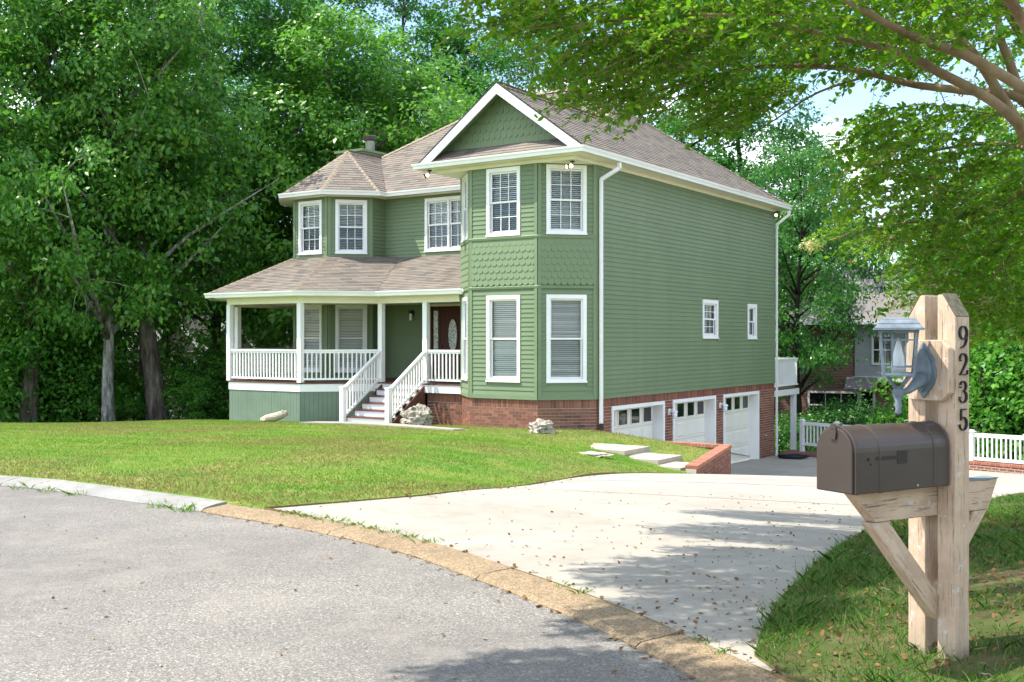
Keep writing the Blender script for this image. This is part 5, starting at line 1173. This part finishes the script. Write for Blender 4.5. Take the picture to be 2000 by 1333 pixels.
def tree(kind, u, Y, label, sc=1.0, rz=0.0, name=None, group=None, cat='tree', szx=1.0):
    x = (u - 1000) / 2120 * Y; z = gz(x, Y) - .05
    t = thing(name or {'shrub': 'shrub', 'bush': 'shrub', 'oak': 'oak_tree', 'oak_dark': 'oak_tree'}.get(kind, 'woodland_tree'), label, cat, (x, Y, z), rz, group); t.scale = (sc * szx, sc * szx, sc)
    for nm, me in zip(('trunk', 'crown'), PROTO[kind]): link(nm, me, t)
    return t
gw = 'woodland trees behind the houses'
tree('oak', 213, 35.6, 'oak with pale lichen-covered trunk at the lawn edge', 1.15, .4, szx=.86)
tree('oak_dark', 312, 36.6, 'oak with thick grey-brown ridged trunk beside the pale oak', 1.18, 0.2, szx=.9)
tree('tall', 275, 40, 'slim dark tree between the two big oaks at the lawn', .8, 1.0, szx=.7)
tree('oak_dark', 55, 36, 'leafy oak at the left edge of the lawn', 1.1, 2.6, szx=.8)
tree('oak', -130, 34, 'leafy oak cut off by the left edge of the photo', 1.1, 5.0)
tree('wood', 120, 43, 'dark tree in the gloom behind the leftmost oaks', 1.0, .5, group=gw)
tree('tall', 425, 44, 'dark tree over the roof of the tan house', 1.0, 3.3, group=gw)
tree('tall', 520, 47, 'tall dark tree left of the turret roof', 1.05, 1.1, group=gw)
tree('light_maple', 640, 44, 'bright light green leafy tree rising behind the turret', 1.2, .3)
tree('light_maple', 800, 46, 'second bright leafy tree, right of the flue pipe', 1.08, 2.2)
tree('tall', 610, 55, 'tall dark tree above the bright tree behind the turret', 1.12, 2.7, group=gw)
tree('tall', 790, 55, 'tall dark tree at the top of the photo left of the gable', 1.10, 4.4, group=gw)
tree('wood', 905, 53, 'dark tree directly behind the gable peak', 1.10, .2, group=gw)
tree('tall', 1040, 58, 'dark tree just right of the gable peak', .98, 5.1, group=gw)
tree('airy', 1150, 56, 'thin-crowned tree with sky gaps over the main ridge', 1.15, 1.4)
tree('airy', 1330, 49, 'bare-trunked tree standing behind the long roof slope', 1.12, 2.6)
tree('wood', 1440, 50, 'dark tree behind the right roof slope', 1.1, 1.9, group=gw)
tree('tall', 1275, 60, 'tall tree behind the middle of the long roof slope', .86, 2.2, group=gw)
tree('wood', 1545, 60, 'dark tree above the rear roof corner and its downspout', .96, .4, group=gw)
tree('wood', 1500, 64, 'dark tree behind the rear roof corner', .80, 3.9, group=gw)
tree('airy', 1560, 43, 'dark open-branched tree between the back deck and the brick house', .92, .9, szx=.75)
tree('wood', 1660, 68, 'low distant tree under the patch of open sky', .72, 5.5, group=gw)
tree('light_maple', 1795, 60, 'distant leafy tree right of the patch of open sky', .72, 3.0, group=gw)
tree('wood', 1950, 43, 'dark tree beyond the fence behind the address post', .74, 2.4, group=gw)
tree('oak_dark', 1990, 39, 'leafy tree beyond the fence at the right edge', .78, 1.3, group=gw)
tree('wood', 2140, 34, 'leafy tree outside the right edge beyond the fence', .85, .6, group=gw)
for k, u in enumerate((-60, 90, 240, 380, 500, 620, 740, 880, 1010, 1120, 1260, 1400, 1510, 1910, 2060)):
    words = ('leftmost', 'second from the left', 'third from the left', 'fourth from the left', 'fifth from the left', 'sixth from the left', 'seventh from the left', 'eighth from the left', 'eighth from the right', 'seventh from the right', 'sixth from the right', 'fifth from the right', 'fourth from the right', 'third from the right', 'rightmost')
    tree(('wood', 'tall', 'light_maple')[k % 3], u + rnd.uniform(-25, 25), 72 + rnd.uniform(-5, 8), 'distant tree in the far back row of the wood, ' + words[min(k, 14)], rnd.uniform(.85, 1.0) if u < 1200 else rnd.uniform(.60, .78), k * 1.3, group='far back row of trees')
gs = 'undergrowth along the wood edge'
for k, (kind, u, Y, sc, lab) in enumerate((('shrub', 15, 36.5, 1.3, 'leafy shrub at the far left lawn edge'), ('shrub', 90, 37, 1.4, 'leafy shrub left of the pale oak'), ('shrub', 155, 38, 1.0, 'low shrub just left of the pale trunk'), ('shrub', 232, 36.2, .42, 'small bright sapling at the foot of the pale oak'), ('shrub', 262, 39, .6, 'low shrub between the two oak trunks'),
        ('shrub', 398, 38.5, 1.0, 'bright green shrub beside the porch railing'), ('shrub', 372, 36.8, .6, 'low bright shrub left of the porch skirt'), ('bush', 425, 39, .7, 'dark shrub behind the porch corner'), ('shrub', 30, 40, 2.0, 'tall leafy thicket shrub left of all trunks'), ('bush', 130, 43, 2.2, 'tall dark thicket shrub behind the pale oak'), ('shrub', 505, 44, .8, 'leafy shrub seen through the porch opening'),
        ('bush', 1600, 43.5, .95, 'dark shrub beneath the neighbouring brick wall'), ('bush', 1665, 42.5, 1.0, 'broad dark shrub left of the patio railing'), ('bush', 1545, 41, .7, 'dark shrub behind the deck post'), ('shrub', 1880, 36, 1.5, 'leafy shrub behind the fence right of the post'), ('shrub', 1975, 34.5, 1.6, 'leafy shrub behind the fence at the right edge'), ('bush', 1925, 38, 1.9, 'tall dark shrub beyond the fence at the right'), ('bush', 1830, 46, 1.0, 'dark shrub right of the patio'), ('shrub', 1805, 40, .45, 'small bright shrub beside the patio railing'), ('shrub', 2060, 33, 1.6, 'leafy shrub beyond the right edge of the fence'), ('bush', 1985, 42, 2.6, 'tall dark thicket in the far right background'))):
    tree(kind, u, Y, lab, sc, k * 1.1, group=gs, cat='shrub')
# flower pot on the patio
fp = thing('potted_flowers', 'pot of bright pink flowers on the neighbouring patio rail', 'flowers', (17.85, 49.9, -2.65)); MB().lathe([(.14, 0), (.2, .3), (.22, .32)], (0, 0, 0), 14).build('pot', 'black_metal', fp)
cc = nrg.normal(size=(500, 3)) * (.42, .3, .22) + (0, 0, .62); link('blossom', leaves_mesh('blossom', cc[:230], np.tile((0, -.5, .6), (230, 1)), unit(cc[:230]), .10, 'pink', nrg, .9), fp); cc[:, 2] -= .12; link('foliage', leaves_mesh('foliage', cc, np.tile((0, 0, .6), (500, 1)), unit(cc), .11, 'leaf_under', nrg), fp)
# ------------------------------------------------------------------ crape myrtle arching over the driveway
cb = Vector((4.55, 7.6, gz(4.55, 7.6)))
my = thing('crape_myrtle', 'multi-stemmed crape myrtle arching over the driveway from the right', 'tree', cb)
tb = MB(); SEG = []
def stem(pts, r0, r1, n=8):
    P = [Vector(p) - cb for p in pts]; D = [P[0]]
    for i in range(len(P) - 1):
        a, b, c, d = P[max(0, i - 1)], P[i], P[i + 1], P[min(len(P) - 1, i + 2)]
        for k in range(1, 6): t = k / 5; D.append(.5 * ((2 * b) + (c - a) * t + (2 * a - 5 * b + 4 * c - d) * t * t + (3 * b - a - 3 * c + d) * t ** 3))
    m_ = len(D); tb.tube(D, [r0 + (r1 - r0) * (i / (m_ - 1)) ** .8 for i in range(m_)], n); SEG.extend(D[m_ // 4:]); return D
base = [Vector((4.50, 7.5, 0)), Vector((4.62, 7.6, .0)), Vector((4.48, 7.72, 0)), Vector((4.70, 7.5, 0))]
for q in base: q.z = gz(q.x, q.y) - .1
stem([base[0], at(2160, 620, 7.5), at(2075, 420, 7.5), at(2000, 263, 7.4), at(1949, 178, 7.3), at(1905, 109, 7.3), at(1864, 61, 7.2), at(1835, -30, 7.2), at(1790, -230, 7.0)], .055, .022)
stem([base[1], at(2190, 560, 7.7), at(2070, 300, 7.7), at(1994, 194, 7.7), at(1888, 178, 7.9), at(1787, 166, 8.0), at(1706, 146, 8.1), at(1625, 132, 8.2), at(1504, 130, 8.3), at(1423, 142, 8.4), at(1330, 165, 8.5), at(1200, 205, 8.5)], .050, .007)
stem([base[2], at(2150, 500, 7.3), at(2050, 330, 7.2), at(1961, 215, 7.1), at(1828, 138, 7.0), at(1763, 103, 7.0), at(1698, 87, 6.9), at(1645, 75, 6.9), at(1540, 51, 6.8), at(1400, 30, 6.8), at(1200, 40, 6.9), at(1000, 60, 7.0)], .050, .006)
stem([base[3], at(2200, 420, 7.0), at(2090, 240, 6.8), at(2000, 174, 6.7), at(1888, 109, 6.6), at(1816, 85, 6.5), at(1760, 60, 6.4), at(1678, 16, 6.3), at(1560, -60, 6.2), at(1350, -140, 6.0)], .052, .012)
stem([base[0] + Vector((.1, .1, 0)), at(2160, 420, 7.9), at(2040, 250, 7.9), at(1994, 182, 7.9), at(1970, 117, 7.9), at(1953, 73, 7.9), at(1949, 32, 7.9), at(1930, -120, 8.0)], .055, .020)
stem([base[2] + Vector((.15, 0, 0)), at(2180, 350, 7.6), at(2060, 180, 7.4), at(1990, 60, 7.3), at(1940, -20, 7.2), at(1850, -150, 6.8), at(1600, -330, 6.0)], .055, .015)
stem([base[1], at(2170, 480, 6.6), at(2080, 200, 6.0), at(1930, -60, 5.4), at(1700, -300, 4.9), at(1300, -560, 4.5)], .055, .012)
stem([base[3], at(2230, 300, 6.2), at(2100, -200, 5.2), at(1800, -650, 4.4), at(1300, -1000, 3.9)], .055, .012)
stem([at(2040, 330, 7.9), at(1960, 400, 8.6), at(1860, 425, 9.0), at(1740, 440, 9.2), at(1620, 470, 9.3)], .022, .005)
stem([at(2060, 300, 8.0), at(1930, 280, 8.7), at(1800, 300, 9.2), at(1700, 330, 9.5)], .022, .005)
stem([at(2080, 420, 8.2), at(1990, 480, 8.8), at(1930, 560, 9.3)], .02, .005)
stem([at(1706, 146, 8.1), at(1600, 180, 8.2), at(1520, 230, 8.3), at(1460, 270, 8.4)], .012, .004, 5)
stem([at(1423, 142, 8.4), at(1330, 190, 8.4), at(1270, 240, 8.4)], .009, .003, 5)
stem([at(1400, 30, 6.8), at(1280, 90, 6.9), at(1170, 140, 7.0), at(1110, 180, 7.1)], .011, .003, 5)
tb.build('trunk', 'bark_myrtle', my, True)
rg_ = np.random.default_rng(77); rr = random.Random(77)
LP, LU, LO, TW = [], [], [], MB(); TIPS = []
cbn = np.array(cb)
def spray(p, d, ln, nl):
    """one drooping leafy twig"""
    p = Vector(p); d = Vector(d).normalized(); pts = [p]; dd = d.copy()
    for k in range(6): dd = (dd + Vector((rr.uniform(-.18, .18), rr.uniform(-.18, .18), -.13 + rr.uniform(-.08, .08)))).normalized(); pts.append(pts[-1] + dd * (ln / 6))
    TW.tube([q - cb for q in pts[::2]], [.0045, .0035, .0025, .0015], 4, False)
    for k in range(nl):
        t = (k + .3) / nl * 5.9; i = int(t); q = pts[i].lerp(pts[i + 1], t - i); ax = (pts[i + 1] - pts[i]).normalized(); sd = ax.cross(Vector((0, 0, 1))); sd = sd.normalized() if sd.length > .01 else Vector((1, 0, 0))
        o = (sd * (1 if k % 2 else -1) * .9 + ax * .6 + Vector((rr.uniform(-.4, .4), rr.uniform(-.4, .4), rr.uniform(-.35, .25)))); LP.append(tuple(q - cb)); LO.append(tuple(o)); LU.append((rr.uniform(-.3, .3), rr.uniform(-.3, .3), .75))
    TIPS.append(pts[-1] - cb)
def zone(u0, u1, v0, v1, Y0, Y1, n, ln=.5, nl=22, cond=None):
    k = 0
    while k < n:
        u, v, Y = rr.uniform(u0, u1), rr.uniform(v0, v1), rr.uniform(Y0, Y1)
        if cond and not cond(u, v): continue
        p = at(u, v, Y); d = Vector((p.x - cb.x, (p.y - cb.y) * .9, rr.uniform(-.5, .9))) + Vector((rr.uniform(-1, 1), rr.uniform(-1, 1), 0)); spray(p, d, ln * rr.uniform(.6, 1.3), int(nl * 1.3 * rr.uniform(.7, 1.3))); k += 1
zone(1300, 2060, -60, 80, 6.3, 8.8, 520)
zone(1060, 1420, -40, 60, 6.6, 8.6, 150)
zone(960, 1130, -20, 60, 6.9, 8.0, 34, .42, 18, lambda u, v: v < 75 - (1130 - u) * .1)
zone(1130, 1480, 60, 150, 6.8, 8.8, 190, .45, 20)
zone(1130, 1330, 130, 215, 7.2, 8.8, 70, .4, 18, lambda u, v: v < 235 - (1330 - u) * .25)
zone(1330, 1600, 150, 235, 8.0, 9.0, 80, .38, 18, lambda u, v: v < 150 + 85 * math.sin((u - 1330) / 270 * math.pi))
zone(1390, 1480, 215, 255, 8.2, 8.8, 14, .35, 16)
zone(1700, 2080, 190, 420, 8.0, 10.5, 520, .5, 22, lambda u, v: v > 200 and u > 1690 + abs(v - 300) * .25)
zone(1740, 2080, 420, 600, 8.6, 11.0, 430, .5, 22, lambda u, v: u > 1740 + (v - 420) * .55 or (v < 470))
zone(1610, 1800, 425, 470, 9.0, 9.6, 26, .4, 18)
zone(1880, 2080, 560, 660, 9.0, 11.0, 130)
zone(1560, 1900, 40, 130, 7.6, 9.6, 150, .45, 20)
# upper crown, mostly above the picture: sprays added and shaped to shade the driveway, kerb and bank
def dome(n, cx, cy, rx, ry, z0, z1, ln=.5, nl=22):
    for _ in range(n):
        a, r_ = rr.uniform(0, 6.283), rr.random() ** .5; x, y = cx + rx * r_ * math.cos(a), cy + ry * r_ * math.sin(a); z = z0 + (z1 - z0) * rr.random() * (1 - .5 * r_)
        spray((x, y, z), (x - cb.x, y - cb.y, rr.uniform(-.3, 1.2)), ln, nl)
dome(560, 3.0, 7.2, 2.9, 2.4, 4.8, 7.2); dome(470, 1.0, 6.9, 1.8, 1.9, 4.5, 5.9); dome(260, 2.2, 4.6, 1.9, 1.3, 4.2, 5.6)
dome(240, -.3, 9.7, 1.0, .38, 5.1, 5.5, .4); dome(380, -.65, 8.5, .95, .52, 4.9, 5.3, .4); dome(520, -1.15, 6.7, .9, .65, 4.6, 5.0, .4); dome(190, -.9, 7.5, .6, .3, 4.7, 5.0, .4); dome(260, -1.45, 5.75, .75, .5, 4.5, 4.9, .4); dome(190, -2.35, 4.9, .55, .34, 4.5, 4.9, .4); dome(110, -1.8, 4.6, .4, .25, 4.4, 4.8, .4); dome(330, .1, 8.1, .9, 1.3, 4.9, 5.4, .4)
stem([at(1540, 51, 6.8), (.2, 6.9, 4.3), (-.8, 6.9, 4.75), (-1.9, 6.8, 4.9)], .014, .004, 5) if False else None
TW.build('twigs', 'bark_myrtle', my, kind='stuff')
link('crown', leaves_mesh('crown', np.array(LP), np.array(LU), np.array(LO), .047, 'leaf_myrtle', rg_, .56, True, .25), my)
# seed tips at some twig ends, blossom panicles
sp_ = []
for t in rr.sample(TIPS, 260):
    for k in range(7): sp_.append(tuple(t + Vector((rr.gauss(0, .022), rr.gauss(0, .022), rr.gauss(0, .03)))))
sp_ = np.array(sp_); link('seed_cluster', leaves_mesh('seed_cluster', sp_, np.tile((0, 0, .5), (len(sp_), 1)), unit(rg_.normal(size=sp_.shape)), .018, 'seedpod', rg_, .8), my)
bl = []
for (u, v, Y, s_) in ((1757, 598, 9.2, .085), (1732, 300, 9.0, .05), (1710, 325, 9.1, .05), (1880, 170, 8.0, .05), (1930, 590, 9.5, .05), (1585, 480, 9.3, .04), (1745, 470, 9.2, .03)):
    c = np.array(at(u, v, Y) - cb); bl.append(c + rg_.normal(size=(220, 3)) * (s_, s_, s_ * .6))
bl = np.concatenate(bl); link('blossom', leaves_mesh('blossom', bl, np.tile((0, 0, .5), (len(bl), 1)), unit(rg_.normal(size=bl.shape)), .022, 'blossom', rg_, .9), my)

# ------------------------------------------------------------------ grass
def grass(name, X, Y, Z, h, wd, mat, rg_, lean=.5, label=None, cat='grass'):
    N = len(X); a = rg_.uniform(0, 2 * math.pi, N); s = np.column_stack([np.cos(a), np.sin(a), np.zeros(N)]) * (wd / 2)[:, None]; b = rg_.uniform(0, 2 * math.pi, N); l = rg_.uniform(.1, 1, N) * lean
    d = np.column_stack([np.cos(b) * l, np.sin(b) * l, np.ones(N)]); c = np.column_stack([X, Y, Z - .004]); m_ = c + d * (h * .5)[:, None]; d2 = d.copy(); d2[:, :2] *= 2.2; d2[:, 2] *= .8; t = m_ + d2 * (h * .5)[:, None]
    v = np.stack([c - s, c + s, m_ + s * .8, t, m_ - s * .8], 1).reshape(-1, 3)
    me = np_mesh(name, v, np.arange(len(v)), np.arange(0, len(v), 5), mat); o = link(name, me, None, 'stuff'); return tag(o, label, cat)
gr_ = np.random.default_rng(5)
def scatter(n, x0, x1, y0, y1, near=1.0):
    """denser towards the viewer: sample by picture rows"""
    X, Y = gr_.uniform(x0, x1, n), y0 + (y1 - y0) * gr_.uniform(0, 1, n) ** near
    return X, Y
HOUSE_FP = [HW(*p) for p in ((.1, -.2), (.1, 12.2), (-13, 12.2), (-13, 0), (-12.5, 0), (-11, -1.55), (-8.2, -1.55), (-6.75, -.1), (-6.75, -1.6), (-5.05, -1.6), (-5.05, 0), (-4, 0), (-3, -1.02), (-1, -1.02), (0, -.05))]
WALKP = wk
def lawn_ok(X, Y):
    k = inpoly(LAWN, X, Y) & ~inpoly(KOUT, X, Y) & ~inpoly(DRIVE, X, Y) & ~inpoly(HOUSE_FP, X, Y) & ~inpoly(WALKP, X, Y)
    k &= np.abs(X) < Y * .50 + 1.0
    return k
import mathutils
def dry(X, Y):
    d = np.array([mathutils.noise.fractal((x * .45, y * .28, 3.3), 1.0, 2.0, 4) for x, y in zip(X, Y)]); return d
X, Y = scatter(440000, -15, 5, 8.4, 31, 1.35); k = lawn_ok(X, Y); X, Y = X[k], Y[k]
e = np.full(len(X), 9.0); UPA = np.array([(p.x, p.y) for p in UP[::3]]); LEA = np.array(left_edge)
for q in (UPA[(UPA[:, 1] > 6) & (UPA[:, 0] > -9)], LEA):
    for (qx, qy) in q: e = np.minimum(e, np.hypot(X - qx, Y - qy))
f_ = dry(X, Y) + gr_.normal(size=len(X)) * .16 + np.clip(.9 - e, 0, 1) * .55 + np.clip((Y - 22.5) / 4, 0, 1) * np.clip((X + 2.5) / 2, 0, 1) * .55
st_ = f_ > .24; Z = Gz(X, Y)
edge_h = np.where(e < .12, 1.35, 1.0)
stripe = np.sin((X * .52 + Y * .85) * 2 * math.pi / 1.15 + np.sin(X * .4) * .8) + gr_.normal(size=len(X)) * .8 + dry(X * 1.7 + 40, Y * 1.7) * 2.2
g_ = ~st_ & (stripe < 0); hh_ = gr_.uniform(.016, .036, len(X)) * edge_h; ww_ = gr_.uniform(.005, .010, len(X))
grass('lawn_grass', X[g_], Y[g_], Z[g_], hh_[g_], ww_[g_], 'blade', gr_, .7, 'mown green lawn grass in front of the house')
g_ = ~st_ & (stripe >= 0); grass('pale_lawn_grass', X[g_], Y[g_], Z[g_], hh_[g_], ww_[g_], 'blade_pale', gr_, .7, 'paler mown stripes in the front lawn grass')
grass('dry_grass', X[st_], Y[st_], Z[st_], gr_.uniform(.018, .04, st_.sum()), gr_.uniform(.006, .011, st_.sum()), 'straw', gr_, .9, 'straw-coloured dry grass patches in the lawn')
X, Y = scatter(330000, .9, 8.5, 3.6, 13, 1.5); k = inpoly(LAWN, X, Y) & ~inpoly(KOUT, X, Y) & ~inpoly(DRIVE, X, Y) & (np.abs(X) < Y * .52 + .3); X, Y = X[k], Y[k]
cl_ = np.array([mathutils.noise.noise((x * 1.6, y * 1.6, 1.7)) for x, y in zip(X, Y)]) + gr_.normal(size=len(X)) * .25; eb = np.full(len(X), 9.0)
for (qx, qy) in list(right_edge) + [tuple(q) for q in UP if q.x > .8 and q.y > 3]: eb = np.minimum(eb, np.hypot(X - qx, Y - qy))
k = (cl_ > -.06) | ((eb < .3) & (cl_ > -.4)); X, Y, cl_ = X[k], Y[k], cl_[k]
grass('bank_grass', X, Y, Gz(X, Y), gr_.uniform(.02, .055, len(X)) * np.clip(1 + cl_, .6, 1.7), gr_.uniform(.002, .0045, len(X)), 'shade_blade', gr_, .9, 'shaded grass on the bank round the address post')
# tall tufts along the bank edge, weeds along the kerb
TX, TY = [], []
for p in right_edge:
    if p[1] < 10:
        for _ in range(rr.choice((0, 30, 60, 110))): TX.append(p[0] + rr.gauss(.12, .07)); TY.append(p[1] + rr.gauss(-.06, .07))
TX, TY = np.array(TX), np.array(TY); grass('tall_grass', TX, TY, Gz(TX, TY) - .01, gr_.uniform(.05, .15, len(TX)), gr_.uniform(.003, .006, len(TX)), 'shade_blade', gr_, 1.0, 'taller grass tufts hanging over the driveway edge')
TX, TY, TZ = [], [], []
for i in range(NR):
    p = RING[i]
    if p.y > 4 and p.x > -7 and i % 2 == 0:
        left = p.x < -2.2
        if left and math.sin(i * .55) + math.sin(i * .23) > .35:
            for _ in range(rr.randint(20, 80)): q = p - RN[i] * rr.uniform(-.02, .10); TX.append(q.x + rr.gauss(0, .06)); TY.append(q.y + rr.gauss(0, .04)); TZ.append(0)
    q = UP[i]
    if -1.9 < q.x < -.5 and q.y > 6:
        for _ in range(45): TX.append(q.x + rr.gauss(0, .05)); TY.append(q.y + rr.gauss(0, .03)); TZ.append(.04)
    if .3 < q.x < 1.05 and 4 < q.y < 6.6 and math.sin(i * .9) > .6:
        for _ in range(20): TX.append(q.x + rr.gauss(0, .03)); TY.append(q.y + rr.gauss(0, .03)); TZ.append(.04)
TX, TY, TZ = map(np.array, (TX, TY, TZ)); grass('kerb_weeds', TX, TY, TZ.astype(float), gr_.uniform(.018, .05, len(TX)) * np.where(TX < -2.2, 1.9, 1.0), gr_.uniform(.004, .008, len(TX)), 'blade', gr_, 1.3, 'weeds and grass sprouting along the kerb joint')

# ------------------------------------------------------------------ fallen leaves and twigs
P = []
def drop(n, fx): 
    for _ in range(n):
        q = fx()
        if q: P.append(q)
def on_drive():
    v = rr.uniform(935, 1290); Yq = 1.48 * 2120 / (v - HOR); Yq = min(Yq * (1 + max(0, (Yq - 9)) * .03), 20); u = rr.uniform(700, 1700)
    if rr.random() > .12 + .88 * max(0, min(1, (u - 850) / 700)): return None
    x = (u - 1000) / 2120 * Yq
    return (x, Yq, dz(x, Yq) + .006) if bool(inpoly(DRIVE, np.array([x]), np.array([Yq]))[0]) else None
drop(1300, on_drive)
def kerbside():
    i = rr.randrange(NR); p = RING[i]
    if not (p.y > 4.2 and -2.6 < p.x < 1.4): return None
    s = rr.random()
    if s < .6: q = p - RN[i] * abs(rr.gauss(0, .035)); z = .006
    else: q = UP[i] + RN[i] * rr.gauss(0.01, .02); z = .055
    return (q.x, q.y, z)
drop(2600, kerbside)
def lawn_edge():
    q = rr.choice(left_edge); x, y = q[0] + rr.gauss(0, .12), q[1] + rr.gauss(0, .12); return (x, y, max(gz(x, y), dz(x, y)) + .012)
drop(330, lawn_edge)
def on_street():
    v = rr.uniform(1000, 1333); Yq = 1.5 * 2120 / (v - HOR); u = rr.uniform(0, 1350); x = (u - 1000) / 2120 * Yq
    return (x, Yq, .006) if bool(inpoly(STREET, np.array([x]), np.array([Yq]))[0]) else None
drop(90, on_street)
def on_bank():
    x, y = rr.uniform(1.1, 6), rr.uniform(3.8, 10); 
    return (x, y, gz(x, y) + .018) if not bool((inpoly(DRIVE, np.array([x]), np.array([y])) | inpoly(KOUT, np.array([x]), np.array([y])))[0]) else None
drop(6500, on_bank)
P = np.array(P); me = leaves_mesh('fallen_leaves', P, np.tile((0, 0, 1.2), (len(P), 1)), gr_.normal(size=P.shape) * (1, 1, .1),   .026, 'litter', gr_, .62, True, .0); o = link('fallen_leaves', me, None, 'stuff'); tag(o, 'dry brown leaves scattered over driveway, kerb and bank', 'leaves')
mb = MB()
for _ in range(34):
    x, y = rr.uniform(1.3, 5), rr.uniform(4.0, 8)
    if bool(inpoly(DRIVE, np.array([x]), np.array([y]))[0]): continue
    a = rr.uniform(0, 6.28); l = rr.uniform(.04, .15); pts_ = [Vector((x, y, gz(x, y) + .022))]
    for k in range(5): a += rr.uniform(-.45, .45); q = pts_[-1]; pts_.append(Vector((q.x + l / 5 * math.cos(a), q.y + l / 5 * math.sin(a), gz(q.x, q.y) + .02 + rr.uniform(0, .012))))
    mb.tube(pts_, [.003, .0028, .0025, .002, .0015, .001], 4)
o = mb.build('fallen_twigs', 'bark', None, kind='stuff'); tag(o, 'small dry twigs lying in the bank grass', 'twigs')
